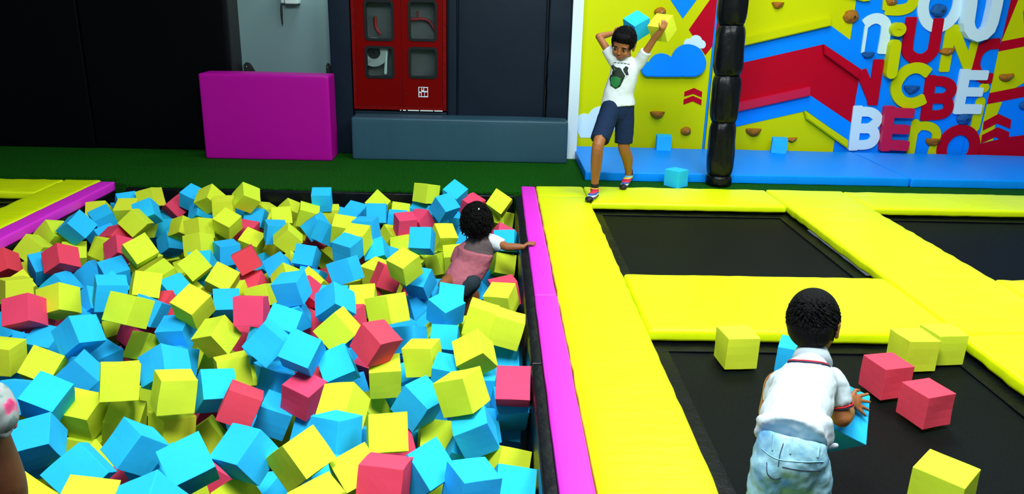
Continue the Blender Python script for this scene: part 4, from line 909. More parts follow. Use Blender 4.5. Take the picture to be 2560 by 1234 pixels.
# ---- child cut off by the left edge: bare arm below a floral sleeve
kd = thing('person', 'child at the left edge, only a bare dark arm and floral sleeve showing', 'person', (-.86, .95, 0))
bm = bmesh.new()
a0, a1, a2 = Vector((-0.6927, 0.9300, 0.8458)), Vector((-0.6749, 0.9300, 0.6859)), Vector((-0.7625, 1.0000, 0.5018))
tube(bm, [a0, a0.lerp(a1, .5), a1, (a1 + a2) / 2, a2], [.036, .037, .0375, .034, .030])
a3 = a2 + Vector((-.02, .10, -.03)); tube(bm, [a2, (a2 + a3) / 2, a3], [.030, .026, .018])
hand(bm, a3, a3 + Vector((-.004, .022, -.006)), (-.1, .9, -.3), (0, .2, .95), (.95, .1, 0), .95, .6, .3)
tc_ = Vector((-.92, .93, .54))
tube(bm, [tc_ + Vector((0, 0, -.05)), tc_, tc_ + Vector((0, 0, .20)), tc_ + Vector((.0, 0, .30))], [(.09, .07), (.085, .065), (.09, .06), (.04, .04)], 20, squash=(1, 0, 0))
tube(bm, [a0, tc_ + Vector((.03, 0, .21))], [.036, .045], curved=False)
a0b = tc_ + Vector((-.12, 0, .20)); tube(bm, [a0b, a0b + Vector((-.03, .02, -.20)), a0b + Vector((0, .10, -.36))], [.036, .03, .018])
hand(bm, a0b + Vector((0, .10, -.36)), a0b + Vector((0, .12, -.38)), (0, .6, -.7), (.9, .2, 0), (0, .6, .6), .95, .6, .3)
lh = Vector((-.96, .94, 1.06)); LR = rot_from((.35, .9, -.25), (0, .25, 1)); head_into(bm, lh, LR, 1.0)
tube(bm, [tc_ + Vector((0, 0, .28)), lh], [.036, .036], curved=False)
for sx in (-.045, .045):
    b_ = tc_ + Vector((sx, 0, -.05)); tube(bm, [b_, b_ + Vector((0, .02, -.27)), b_ + Vector((0, -.01, -.52))], [.06, .042, .026]); tube(bm, [b_ + Vector((0, -.01, -.535)), b_ + Vector((0, .10, -.545))], [.026, .02], curved=False)
lb = link('body', bm, 'skin3', kd, True, fuse(.0048, 3)); face_parts(lh, LR, 1.0, lb)
bm = bmesh.new()
sl0 = Vector((-0.7086, 0.9300, 0.8249)); sl1 = Vector((-0.6692, 0.9250, 0.8188)); sl2 = Vector((-0.6688, 0.9250, 0.7984))
tube(bm, [tc_ + Vector((.05, 0, .21)), sl0, sl1, sl2], [(.036, .040), (.037, .037), (.042, .040), (.038, .037)], ends='start')
tube(bm, [tc_ + Vector((0, 0, -.20)), tc_ + Vector((0, 0, 0)), tc_ + Vector((0, 0, .15)), tc_ + Vector((0, 0, .25))], [(.135, .115), (.095, .078), (.10, .075), (.05, .045)], 24, squash=(1, 0, 0))
tube(bm, [tc_ + Vector((-.05, 0, .21)), a0b, a0b + Vector((-.02, .01, -.08))], [.045, .046, .040])
dr_ = link('floral_dress', bm, 'floral', kd, True, fuse(.005, 3, .5, .008, .03))
bm = bmesh.new(); c = Vector((-0.6713, 0.9250, 0.7899)); ax = (sl2 - sl1).normalized()
pts = []
for k in range(25):
    a = 2 * PI * k / 24; u = ax.cross(Vector((0, 1, 0))).normalized(); v = ax.cross(u)
    pts.append(c + (u * math.cos(a) + v * math.sin(a)) * .034 + ax * .004 * math.sin(a * 9))
tube(bm, pts, [.0045] * 25, 8); link('gathered_cuff', bm, 'floral', dr_, True)
bm = bmesh.new(); ball(bm, lh + Vector((0, -.01, .02)), (.082, .088, .085), 3); tuft_cap(bm, lh, LR, 1.0, 260, .05, .006, low=-.5, seedv=12); link('hair', bm, 'hair', kd)


# ------------------------------------------------------------------ foam cubes
def foam_mesh(seedv):
    rnd = random.Random(seedv); bm = bmesh.new()
    bmesh.ops.create_cube(bm, size=1)
    bmesh.ops.subdivide_edges(bm, edges=bm.edges, cuts=3, use_grid_fill=True)
    sharp = [e for e in bm.edges if len(e.link_faces) == 2 and e.link_faces[0].normal.dot(e.link_faces[1].normal) < .5]
    off = Vector((seedv * 3.1, seedv * 1.7, 0))
    for v in bm.verts:   # hand-cut foam: faces very slightly skewed and dished
        v.co += Vector([noise.noise(v.co * 1.1 + off + Vector((k * 9, 0, 0))) for k in range(3)]) * .030
    bmesh.ops.bevel(bm, geom=sharp, offset=.014, segments=2, affect='EDGES', profile=.6, clamp_overlap=True)
    me = bpy.data.meshes.new('foam_cube'); bm.to_mesh(me); bm.free()
    return me
FM = {}
for c in 'ybr':
    for k in range(4):
        me = foam_mesh(k + 1); me.materials.append(M['foam_' + c]); FM[c, k] = me
def foam(c, p, q, s, label, group=None, k=None):
    o = bpy.data.objects.new('foam_cube', FM[c, (int(abs(p[0] * 997 + p[1] * 631)) % 4) if k is None else k]); COL.objects.link(o)
    o.location = p; o.rotation_mode = 'QUATERNION'; o.rotation_quaternion = q; o.scale = (s, s, s)
    return tag(o, label, 'foam cube', group)
def yaw(a): return (math.cos(a / 2), 0, 0, math.sin(a / 2))
T = 'loose cubes on the near trampoline'
foam('y', (1.004, 2.885, .008), yaw(.095), .133, 'pale yellow foam cube standing alone on the near trampoline, left of the toddler', T)
foam('y', (1.733, 2.886, .008), yaw(.09), .134, 'yellow foam cube behind the far red one, touching another yellow cube', T)
foam('y', (1.885, 2.945, .007), yaw(.108), .130, 'yellow foam cube farthest back, against the corner of the yellow frame pads', T)
foam('r', (1.514, 2.657, .005), yaw(.221), .128, 'red foam cube nearer the two yellow cubes on the trampoline', T)
foam('r', (1.559, 2.453, .003), yaw(.299), .124, 'red foam cube nearest the camera on the trampoline, right of the toddler\'s hand', T)
foam('y', (1.330, 1.93, .012), yaw(.74), .139, 'yellow foam cube cut by the bottom edge, nearest on the trampoline', T)
foam('b', (1.212, 2.80, .004), yaw(-.45), .128, 'blue foam cube half hidden behind the toddler\'s head', T)
foam('b', (.987, 1.985, .218), (.1185, -.5853, .6835, .4197), .147, 'blue foam cube the toddler holds under his spread hand')
foam('y', (1.110, 5.383, 1.159), (.0942, .3604, .868, .3284), .125, 'yellow foam cube raised in the boy\'s hand')
foam('b', (.967, 5.56, 1.161), (.3659, -.2971, -.8005, .3703), .128, 'blue foam cube held behind the standing boy\'s head')
foam('b', (1.500, 6.825, .134), yaw(-.10), .127, 'blue foam cube on the blue mat against the yellow climbing panel')
foam('b', (2.520, 6.80, .134), yaw(-.25), .127, 'blue foam cube on the blue mat below the red chevron')
foam('b', (1.38, 5.735, .064), yaw(.749), .128, 'teal-shaded blue foam cube on the turf between mat and frame pad')
PIT = [
('y',-2.333,5.218,-0.040,0.384,-0.648,-0.475,0.455,0.1258,'yellow foam cube slightly tilted, nearest to the left of the dark red far-corner cube'),
('b',-2.489,5.200,-0.081,0.329,-0.890,-0.296,0.113,0.1244,"blue foam cube, nearest in front of the purple strip's far end"),
('b',-2.216,4.882,-0.046,0.504,-0.213,-0.792,0.268,0.1247,'blue foam cube tilted, second nearest to the left of the dark red far-corner cube'),
('r',-2.177,5.249,-0.108,0.544,-0.685,-0.483,0.036,0.1247,"dark red far-corner cube, one of the pit's foam cubes"),
('b',-2.041,5.203,-0.028,0.243,-0.783,-0.572,-0.022,0.1244,'blue foam cube slightly tilted, the one behind the dark red far-corner cube'),
('y',-2.617,5.063,-0.110,0.233,-0.660,-0.340,0.628,0.1251,"yellow foam cube, second nearest in front of the purple strip's far end"),
('b',-2.419,4.410,-0.006,0.482,-0.593,-0.625,0.160,0.1270,'blue foam cube up on one corner, the one behind the dull red left-side cube'),
('b',-2.525,4.933,-0.109,0.438,-0.587,0.137,0.667,0.1245,"blue foam cube slightly tilted, third nearest in front of the purple strip's far end"),
('b',-2.466,4.792,-0.192,0.403,-0.757,-0.482,0.179,0.1244,'blue foam cube, second nearest to the right of the dull red left-side cube'),
('y',-2.412,5.040,-0.082,0.843,-0.538,-0.026,0.020,0.1253,"yellow foam cube slightly tilted, nearest in front of the purple strip's far end"),
('y',-2.224,4.730,-0.069,0.383,-0.005,-0.913,0.139,0.1264,'yellow foam cube tilted, second nearest to the left of the dark red far-corner cube'),
('r',-2.351,4.705,-0.164,0.215,-0.802,-0.016,0.557,0.1244,"red foam cube slightly tilted, the one in front of the purple strip's far end"),
('y',-2.296,4.980,-0.157,0.250,-0.488,0.242,0.800,0.1244,'yellow foam cube slightly tilted, third nearest in front of the dark red far-corner cube'),
('b',-2.201,5.147,-0.245,0.331,-0.713,-0.297,0.542,0.1244,'blue foam cube tilted, nearest in front of the dark red far-corner cube'),
('b',-2.138,5.000,-0.296,0.453,-0.377,-0.808,0.019,0.1244,'blue foam cube tilted, third nearest in front of the dark red far-corner cube'),
('y',-2.046,5.000,-0.185,0.827,-0.313,0.171,0.435,0.1244,'yellow foam cube tilted, nearest in front of the dark red far-corner cube'),
('y',-2.583,4.448,-0.066,0.713,-0.412,-0.109,0.557,0.1258,'yellow foam cube tilted, the one behind the dull red left-side cube'),
('y',-2.449,4.393,-0.178,0.106,-0.803,0.521,0.269,0.1260,'yellow foam cube, nearest to the right of the dull red left-side cube'),
('r',-2.308,4.009,-0.066,0.268,-0.805,-0.349,0.398,0.1255,"dull red left-side cube, one of the pit's foam cubes"),
('y',-2.601,4.268,-0.096,0.563,-0.414,-0.213,0.683,0.1244,'yellow foam cube tilted, nearest to the left of the dull red left-side cube'),
('y',-2.578,4.150,-0.202,0.312,-0.676,-0.447,0.496,0.1244,'yellow foam cube, second nearest to the left of the dull red left-side cube'),
('y',-2.333,4.541,-0.185,0.548,-0.802,0.236,-0.022,0.1244,'yellow foam cube, third nearest to the right of the dull red left-side cube'),
('r',-2.200,4.436,-0.150,0.276,-0.836,-0.298,0.370,0.1244,'red foam cube, nearest to the right of the dull red left-side cube'),
('y',-1.885,4.015,-0.011,0.484,-0.776,-0.404,0.033,0.1276,'yellow foam cube tilted, sixth nearest in front of the dark red far-corner cube'),
('y',-2.594,4.845,-0.388,0.347,-0.758,-0.358,0.421,0.1244,'yellow foam cube tilted, second nearest to the right of the dull red left-side cube'),
('b',-2.280,5.294,-0.226,0.143,-0.721,-0.133,0.665,0.1244,'blue foam cube slightly tilted, nearest to the left of the dark red far-corner cube'),
('b',-2.575,5.289,-0.177,0.615,-0.739,0.267,-0.069,0.1244,"blue foam cube slightly tilted, second nearest in front of the purple strip's far end"),
('y',-1.849,4.763,-0.113,0.423,-0.725,-0.352,0.414,0.1256,'yellow foam cube slightly tilted, second nearest in front of the dark red far-corner cube'),
('y',-1.753,4.480,-0.126,0.371,-0.720,-0.359,0.464,0.1256,'yellow foam cube slightly tilted, fourth nearest in front of the dark red far-corner cube'),
('y',-1.632,5.060,0.021,0.372,-0.480,-0.791,0.080,0.1269,'yellow foam cube, nearest to the left of the pit edge below the magenta block'),
('y',-1.873,5.056,0.009,0.769,-0.405,0.250,0.426,0.1244,'yellow foam cube, nearest to the right of the dark red far-corner cube'),
('y',-1.748,4.945,-0.018,0.022,-0.626,-0.779,-0.022,0.1247,'yellow foam cube, second nearest to the right of the dark red far-corner cube'),
('b',-1.949,5.087,-0.102,0.486,-0.476,-0.732,0.017,0.1244,'blue foam cube, nearest to the right of the dark red far-corner cube'),
('y',-1.682,4.801,-0.084,0.147,-0.188,-0.940,-0.244,0.1244,'yellow foam cube tilted, third nearest behind the tilted red mid-pit cube'),
('b',-1.605,5.130,-0.139,0.082,0.015,-0.970,0.227,0.1247,'blue foam cube, nearest in front of the pit edge below the magenta block'),
('y',-1.585,5.287,-0.151,0.071,0.929,-0.330,-0.149,0.1262,'yellow foam cube, nearest in front of the pit edge below the magenta block'),
('y',-1.403,5.272,-0.133,0.197,-0.862,-0.295,0.361,0.1244,'yellow foam cube, nearest to the right of the pit edge below the magenta block'),
('y',-1.428,5.063,-0.155,0.005,0.007,-0.996,-0.087,0.1254,'yellow foam cube, second nearest in front of the pit edge below the magenta block'),
('y',-1.369,4.928,-0.090,0.245,-0.741,0.555,0.287,0.1262,'yellow foam cube, third nearest in front of the pit edge below the magenta block'),
('y',-1.221,5.002,-0.077,0.185,-0.615,-0.765,0.047,0.1256,'yellow foam cube, second nearest to the right of the pit edge below the magenta block'),
('b',-1.147,5.117,0.003,0.515,-0.406,-0.584,0.478,0.1244,'blue foam cube, nearest to the right of the pit edge below the magenta block'),
('y',-1.107,5.160,-0.120,0.049,-0.593,-0.804,0.001,0.1246,'yellow foam cube, third nearest to the right of the pit edge below the magenta block'),
('b',-0.925,5.113,-0.098,0.221,-0.958,0.181,0.033,0.1266,'blue foam cube, second nearest to the left of the pit edge below the slate bench'),
('b',-0.954,4.945,-0.080,0.026,-0.644,-0.749,0.157,0.1255,'blue foam cube, third nearest to the left of the pit edge below the slate bench'),
('y',-0.905,4.569,-0.037,0.182,-0.979,-0.020,0.090,0.1273,'yellow foam cube, second nearest to the left of the pit edge below the slate bench'),
('b',-0.760,4.538,-0.021,0.045,0.108,0.993,-0.014,0.1273,'blue foam cube, fourth nearest in front of the pit edge below the slate bench'),
('y',-0.788,4.383,-0.036,0.001,0.124,0.982,0.140,0.1274,'yellow foam cube lying flat, third nearest behind the red cube left of the child'),
('b',-0.824,4.260,-0.059,0.040,-0.203,-0.971,-0.115,0.1255,'blue foam cube lying flat, third nearest behind the red cube left of the child'),
('b',-1.124,4.813,-0.096,0.637,-0.619,0.353,0.294,0.1245,'blue foam cube, second nearest to the right of the pit edge below the magenta block'),
('b',-1.027,4.682,-0.102,0.580,-0.678,-0.084,0.444,0.1253,'blue foam cube, third nearest to the right of the pit edge below the magenta block'),
('y',-1.270,4.672,-0.136,0.288,-0.541,-0.740,0.279,0.1251,'yellow foam cube, fourth nearest to the right of the tilted red mid-pit cube'),
('b',-1.375,4.772,-0.123,0.059,-0.550,-0.833,0.037,0.1244,'blue foam cube lying flat, the one behind the tilted red mid-pit cube'),
('r',-1.624,4.987,-0.196,0.067,-0.063,-0.993,-0.071,0.1244,'red foam cube lying flat, second nearest behind the tilted red mid-pit cube'),
('y',-1.540,4.804,-0.210,0.160,-0.111,-0.949,-0.249,0.1244,'yellow foam cube tilted, nearest behind the tilted red mid-pit cube'),
('b',-1.587,4.474,-0.166,0.012,-0.443,-0.896,0.013,0.1244,'blue foam cube lying flat, nearest to the left of the tilted red mid-pit cube'),
('r',-1.398,4.247,-0.129,0.254,-0.544,-0.638,0.483,0.1252,"tilted red mid-pit cube, one of the pit's foam cubes"),
('y',-1.495,5.000,-0.358,0.016,-0.063,-0.917,0.394,0.1244,'yellow foam cube, nearest to the right of the tilted red mid-pit cube'),
('y',-1.225,4.510,-0.270,0.378,-0.649,0.658,-0.056,0.1275,'yellow foam cube, third nearest to the right of the tilted red mid-pit cube'),
('b',-1.245,4.350,-0.217,0.109,-0.782,-0.371,0.490,0.1244,'blue foam cube, second nearest to the right of the tilted red mid-pit cube'),
('b',-1.104,4.436,-0.176,0.070,-0.039,-0.948,0.307,0.1244,'blue foam cube, third nearest to the right of the tilted red mid-pit cube'),
('y',-1.063,4.897,-0.342,0.258,-0.228,-0.934,-0.093,0.1244,'yellow foam cube, fourth nearest to the left of the red cube left of the child'),
('b',-1.641,4.212,-0.159,0.070,-0.018,0.903,-0.423,0.1248,'blue foam cube, second nearest to the left of the tilted red mid-pit cube'),
('y',-1.756,4.923,-0.186,0.478,-0.383,0.299,0.732,0.1244,'yellow foam cube up on one edge, second nearest behind the tilted red mid-pit cube'),
('r',-1.152,4.922,-0.214,0.867,-0.424,0.181,0.188,0.1251,'red foam cube, nearest to the right of the tilted red mid-pit cube'),
('b',-0.765,5.005,-0.059,0.372,-0.601,0.577,0.410,0.1272,'blue foam cube, nearest to the left of the pit edge below the slate bench'),
('y',-0.789,5.276,-0.068,0.448,-0.825,0.310,0.153,0.1283,'yellow foam cube, nearest to the left of the pit edge below the slate bench'),
('y',-0.460,5.266,0.022,0.014,-0.319,-0.940,0.122,0.1285,'yellow foam cube, nearest to the right of the pit edge below the slate bench'),
('b',-0.262,5.255,0.021,0.146,-0.292,-0.899,-0.292,0.1247,'blue foam cube, second nearest to the right of the pit edge below the slate bench'),
('b',-0.317,4.987,-0.001,0.305,-0.347,-0.870,-0.174,0.1277,'blue foam cube, nearest to the right of the pit edge below the slate bench'),
('r',-0.142,5.273,-0.068,0.749,-0.553,0.324,-0.167,0.1244,"red foam cube, nearest to the left of the magenta pad's far end"),
('y',-0.647,5.245,-0.125,0.394,-0.909,-0.057,0.126,0.1244,'yellow foam cube tilted, nearest in front of the pit edge below the slate bench'),
('b',-0.505,5.291,-0.123,0.795,-0.598,0.096,-0.028,0.1255,'blue foam cube, nearest in front of the pit edge below the slate bench'),
('b',-0.404,5.171,-0.143,0.461,-0.729,0.491,-0.126,0.1260,'blue foam cube, third nearest in front of the pit edge below the slate bench'),
('b',-0.643,5.093,-0.129,0.015,-0.685,-0.728,0.034,0.1248,'blue foam cube, second nearest in front of the pit edge below the slate bench'),
('r',-0.567,4.897,-0.097,0.080,-0.552,-0.829,-0.050,0.1244,'red foam cube, second nearest in front of the pit edge below the slate bench'),
('r',-0.480,5.033,-0.117,0.371,-0.746,0.062,0.549,0.1244,'red foam cube, nearest in front of the pit edge below the slate bench'),
('b',-0.403,4.306,-0.018,0.667,-0.267,-0.673,0.176,0.1273,'blue foam cube, nearest to the left of the curly-haired child'),
('y',-0.303,4.656,-0.103,0.263,-0.519,-0.809,-0.085,0.1244,'yellow foam cube, second nearest to the left of the curly-haired child'),
('b',-0.293,5.287,-0.160,0.824,-0.543,0.031,0.159,0.1244,'blue foam cube slightly tilted, second nearest behind the curly-haired child'),
('y',-0.574,4.817,-0.232,0.388,-0.615,0.659,0.191,0.1272,'yellow foam cube tilted, second nearest behind the red cube left of the child'),
('y',-0.664,4.942,-0.203,0.575,-0.641,0.491,-0.132,0.1255,'yellow foam cube, second nearest in front of the pit edge below the slate bench'),
('b',-0.689,4.455,-0.144,0.683,-0.371,0.164,0.608,0.1253,'blue foam cube tilted, second nearest behind the red cube left of the child'),
('b',-0.662,4.690,-0.268,0.316,-0.690,0.087,0.646,0.1244,'blue foam cube slightly tilted, nearest behind the red cube left of the child'),
('y',0.044,5.081,0.013,0.511,-0.806,0.263,0.138,0.1277,"yellow foam cube, nearest to the left of the magenta pad's far end"),
('y',0.064,5.282,-0.167,0.003,0.526,0.840,-0.131,0.1244,"yellow foam cube lying flat, nearest in front of the magenta pad's far end"),
('y',-0.012,5.168,-0.121,0.853,-0.343,0.066,0.388,0.1244,"yellow foam cube tilted, second nearest in front of the magenta pad's far end"),
('r',0.063,4.676,-0.111,0.232,-0.935,-0.013,0.267,0.1258,"red foam cube, nearest in front of the magenta pad's far end"),
('b',0.082,4.499,-0.076,0.021,0.085,0.966,-0.245,0.1262,'blue foam cube slightly tilted, the one to the right of the curly-haired child'),
('y',0.064,4.463,-0.213,0.488,-0.857,-0.026,0.165,0.1266,'yellow foam cube tilted, the one to the right of the curly-haired child'),
('y',-0.486,4.310,-0.167,0.111,-0.945,0.203,0.230,0.1255,'yellow foam cube, nearest to the right of the red cube left of the child'),
('y',-0.328,4.634,-0.264,0.688,-0.420,0.555,0.206,0.1245,'yellow foam cube slightly tilted, third nearest to the left of the curly-haired child'),
('y',-0.231,4.523,-0.194,0.812,-0.579,-0.066,0.028,0.1244,'yellow foam cube slightly tilted, nearest to the left of the curly-haired child'),
('r',-2.600,3.974,-0.089,0.647,-0.362,0.036,0.670,0.1244,'red foam cube, nearest to the left of the dull red left-side cube'),
('b',-2.015,3.969,-0.126,0.206,-0.919,-0.336,0.023,0.1261,'blue foam cube, third nearest to the right of the dull red left-side cube'),
('y',-1.767,3.999,-0.153,0.230,-0.891,0.392,-0.007,0.1284,'yellow foam cube slightly tilted, eighth nearest in front of the dark red far-corner cube'),
('b',-2.331,4.324,-0.268,0.162,-0.621,-0.663,0.386,0.1244,'blue foam cube tilted, nearest to the right of the dull red left-side cube'),
('b',-2.443,4.072,-0.135,0.819,-0.428,-0.191,0.332,0.1255,'blue foam cube, nearest to the left of the dull red left-side cube'),
('b',-2.286,3.931,-0.194,0.237,-0.694,-0.590,0.337,0.1244,'blue foam cube tilted, the one in front of the dull red left-side cube'),
('y',-2.372,3.683,-0.116,0.035,0.347,0.932,-0.093,0.1244,'yellow foam cube lying flat, the one behind the big dull red cube'),
('y',-2.426,3.826,-0.167,0.437,-0.490,0.020,0.754,0.1244,'yellow foam cube tilted, third nearest to the left of the dull red left-side cube'),
('y',-1.962,3.335,-0.026,0.149,0.102,0.939,-0.291,0.1258,'yellow foam cube tilted, nearest to the right of the big dull red cube'),
('r',-2.038,3.202,-0.026,0.574,-0.236,-0.759,0.198,0.1248,"big dull red cube, one of the pit's foam cubes"),
('r',-2.554,3.724,-0.240,0.053,0.636,-0.071,-0.767,0.1244,'red foam cube, nearest to the left of the big dull red cube'),
('r',-2.067,3.368,-0.106,0.068,-0.724,-0.020,0.687,0.1244,'red foam cube, nearest to the right of the big dull red cube'),
('b',-2.454,3.573,-0.271,0.101,0.746,0.032,-0.657,0.1244,'blue foam cube, nearest to the left of the big dull red cube'),
('b',-1.972,3.626,-0.164,0.503,-0.668,0.544,0.072,0.1291,'blue foam cube, third nearest to the right of the big dull red cube'),
('b',-1.723,3.334,0.020,0.068,-0.507,-0.857,0.063,0.1284,'blue foam cube, fifth nearest to the right of the dull red left-side cube'),
('b',-1.965,3.792,-0.149,0.266,-0.872,0.113,0.395,0.1254,'blue foam cube tilted, fourth nearest to the right of the dull red left-side cube'),
('r',-1.687,3.745,-0.223,0.128,-0.766,-0.047,0.628,0.1244,'red foam cube, nearest to the left of the upright square red cube'),
('y',-1.726,3.685,-0.079,0.472,-0.839,-0.123,0.241,0.1253,'yellow foam cube tilted, fourth nearest to the right of the dull red left-side cube'),
('b',-1.672,3.885,-0.189,0.261,-0.846,-0.455,0.094,0.1259,'blue foam cube, third nearest to the left of the tilted red mid-pit cube'),
('y',-1.663,4.069,-0.260,0.307,-0.126,-0.884,0.330,0.1255,'yellow foam cube, second nearest to the left of the tilted red mid-pit cube'),
('b',-1.664,3.564,-0.166,0.170,-0.053,-0.954,0.240,0.1244,'blue foam cube tilted, third nearest to the left of the upright square red cube'),
('b',-1.449,3.342,-0.178,0.532,-0.454,-0.590,0.404,0.1245,'blue foam cube lying flat, third nearest behind the upright stacked yellow cube'),
('y',-1.561,3.151,0.015,0.064,-0.158,-0.951,0.260,0.1280,'yellow foam cube, fifth nearest to the right of the dull red left-side cube'),
('y',-1.883,3.683,-0.299,0.301,-0.470,-0.771,-0.306,0.1244,'yellow foam cube tilted, third nearest to the right of the big dull red cube'),
('y',-1.595,3.341,-0.258,0.016,-0.281,-0.900,0.333,0.1266,'yellow foam cube up on one edge, second nearest behind the upright stacked yellow cube'),
('y',-2.007,3.707,-0.398,0.130,-0.458,0.135,0.869,0.1244,'yellow foam cube, second nearest to the right of the big dull red cube'),
('r',-1.744,3.586,-0.287,0.143,-0.530,0.136,0.825,0.1244,'red foam cube slightly tilted, the one behind the upright stacked yellow cube'),
('b',-1.723,3.031,-0.052,0.430,-0.259,-0.864,0.040,0.1277,'blue foam cube tilted, second nearest to the right of the big dull red cube'),
('b',-2.002,3.482,-0.199,0.107,-0.845,-0.163,0.499,0.1244,'blue foam cube tilted, nearest to the right of the big dull red cube'),
('y',-1.607,4.033,-0.095,0.324,-0.260,-0.795,-0.441,0.1245,'yellow foam cube, nearest to the left of the tilted red mid-pit cube'),
('y',-1.391,3.816,-0.097,0.348,-0.908,0.111,0.207,0.1260,'yellow foam cube, second nearest in front of the tilted red mid-pit cube'),
('y',-1.436,4.101,-0.294,0.079,-0.762,-0.064,0.640,0.1244,'yellow foam cube lying flat, second nearest behind the upright square red cube'),
('r',-1.370,4.234,-0.284,0.195,-0.744,-0.163,0.617,0.1244,'red foam cube, nearest in front of the tilted red mid-pit cube'),
('y',-1.275,4.058,-0.280,0.321,-0.649,-0.477,0.498,0.1244,'yellow foam cube slightly tilted, nearest behind the upright square red cube'),
('b',-1.343,3.705,-0.185,0.289,-0.555,-0.765,-0.156,0.1244,'blue foam cube, nearest to the left of the upright square red cube'),
('r',-1.075,3.266,-0.026,0.384,-0.552,-0.434,0.599,0.1273,"upright square red cube, one of the pit's foam cubes"),
('b',-0.942,3.473,0.001,0.505,-0.548,-0.550,0.377,0.1244,'blue foam cube, second nearest to the right of the upright square red cube'),
('b',-0.891,3.069,-0.016,0.198,-0.960,-0.009,0.198,0.1275,'blue foam cube tilted, nearest to the right of the upright square red cube'),
('b',-0.947,3.475,-0.136,0.011,-0.821,-0.140,0.554,0.1278,'blue foam cube, third nearest to the right of the upright square red cube'),
('b',-0.999,3.202,-0.162,0.468,-0.819,0.262,-0.206,0.1249,'blue foam cube slightly tilted, nearest in front of the upright square red cube'),
('r',-0.883,3.594,-0.232,0.821,-0.153,-0.523,0.169,0.1244,'red foam cube, second nearest to the right of the upright square red cube'),
('y',-0.641,3.041,-0.013,0.396,-0.088,-0.912,0.064,0.1275,'yellow foam cube, nearest to the left of the red cube below two-faced yellow'),
('b',-0.702,3.283,0.004,0.201,-0.875,-0.196,0.395,0.1273,'blue foam cube, second nearest to the left of the red cube left of the child'),
('b',-0.745,3.447,-0.060,0.595,-0.428,0.455,0.506,0.1253,'blue foam cube, third nearest to the left of the red cube left of the child'),
('y',-0.940,3.871,-0.136,0.554,-0.538,-0.057,0.633,0.1256,'yellow foam cube, fifth nearest to the left of the red cube left of the child'),
('r',-0.945,3.713,-0.118,0.267,-0.777,-0.234,0.519,0.1256,'red foam cube tilted, third nearest to the right of the upright square red cube'),
('b',-1.057,4.331,-0.276,0.087,-0.122,-0.957,0.249,0.1244,'blue foam cube, fourth nearest to the left of the red cube left of the child'),
('b',-0.773,3.912,-0.065,0.387,-0.688,-0.465,0.401,0.1266,'blue foam cube, nearest to the left of the red cube left of the child'),
('y',-0.656,4.219,-0.187,0.732,-0.605,0.211,-0.232,0.1251,'yellow foam cube, nearest to the left of the red cube left of the child'),
('y',-0.644,3.678,-0.143,0.218,-0.701,0.652,0.187,0.1267,'yellow foam cube, second nearest to the left of the red cube left of the child'),
('y',-0.833,4.347,-0.282,0.559,-0.433,0.225,0.670,0.1244,'yellow foam cube, third nearest to the left of the red cube left of the child'),
('y',-1.176,4.241,-0.246,0.129,-0.895,-0.253,0.344,0.1244,'yellow foam cube, second nearest to the right of the tilted red mid-pit cube'),
('b',-1.489,4.804,-0.372,0.754,-0.367,0.211,0.502,0.1244,'blue foam cube tilted, nearest to the right of the tilted red mid-pit cube'),
('r',-0.690,3.522,-0.179,0.095,-0.749,0.133,0.642,0.1253,'red foam cube lying flat, the one behind the red cube below two-faced yellow'),
('r',-1.241,3.823,-0.280,0.043,-0.745,0.067,0.662,0.1244,'red foam cube lying flat, nearest to the right of the upright square red cube'),
('y',-1.211,3.191,-0.121,0.548,-0.560,-0.588,0.200,0.1254,'yellow foam cube tilted, the one in front of the upright square red cube'),
('y',-1.360,3.338,-0.041,0.110,-0.215,-0.933,-0.267,0.1254,'yellow foam cube tilted, the one to the left of the upright square red cube'),
('r',-0.580,4.090,-0.162,0.326,0.429,0.733,0.416,0.1244,"red cube left of the child, one of the pit's foam cubes"),
('y',-0.454,3.874,-0.021,0.013,-0.354,-0.913,-0.202,0.1249,'yellow foam cube slightly tilted, nearest behind the red cube left of the child'),
('b',-0.389,4.018,-0.165,0.046,0.199,0.932,0.299,0.1244,'blue foam cube, nearest to the right of the red cube left of the child'),
('b',-0.214,3.721,-0.147,0.125,-0.693,0.650,0.285,0.1261,'blue foam cube tilted, second nearest in front of the curly-haired child'),
('b',-0.212,3.425,-0.079,0.335,-0.185,-0.738,0.556,0.1249,'blue foam cube, third nearest to the right of the red cube left of the child'),
('b',-0.419,4.054,-0.322,0.528,-0.316,-0.730,-0.297,0.1279,'blue foam cube, nearest in front of the red cube left of the child'),
('y',-0.457,3.210,0.013,0.462,-0.745,-0.341,0.339,0.1280,'yellow foam cube, second nearest in front of the red cube left of the child'),
('y',-0.605,4.330,-0.285,0.819,-0.329,0.278,0.379,0.1244,'yellow foam cube tilted, nearest in front of the red cube left of the child'),
('b',-0.081,4.295,-0.356,0.253,-0.809,-0.197,0.492,0.1244,'blue foam cube, nearest to the left of the seam in the magenta pad'),
('r',0.069,3.722,-0.094,0.385,-0.497,-0.588,0.509,0.1261,'red foam cube, nearest to the left of the seam in the magenta pad'),
('y',0.052,3.525,-0.062,0.595,-0.553,-0.499,0.301,0.1252,'yellow foam cube, nearest to the left of the seam in the magenta pad'),
('y',-0.042,3.131,0.008,0.135,-0.043,-0.989,0.034,0.1276,'yellow foam cube, second nearest to the left of the seam in the magenta pad'),
('y',0.074,3.112,-0.026,0.123,-0.038,-0.991,0.026,0.1270,'yellow foam cube, nearest in front of the seam in the magenta pad'),
('y',-0.241,3.463,-0.216,0.205,-0.943,-0.032,0.260,0.1254,'yellow foam cube, second nearest to the right of the red cube below two-faced yellow'),
('b',-0.379,3.363,-0.206,0.396,-0.739,-0.309,0.450,0.1244,'blue foam cube, second nearest to the right of the red cube below two-faced yellow'),
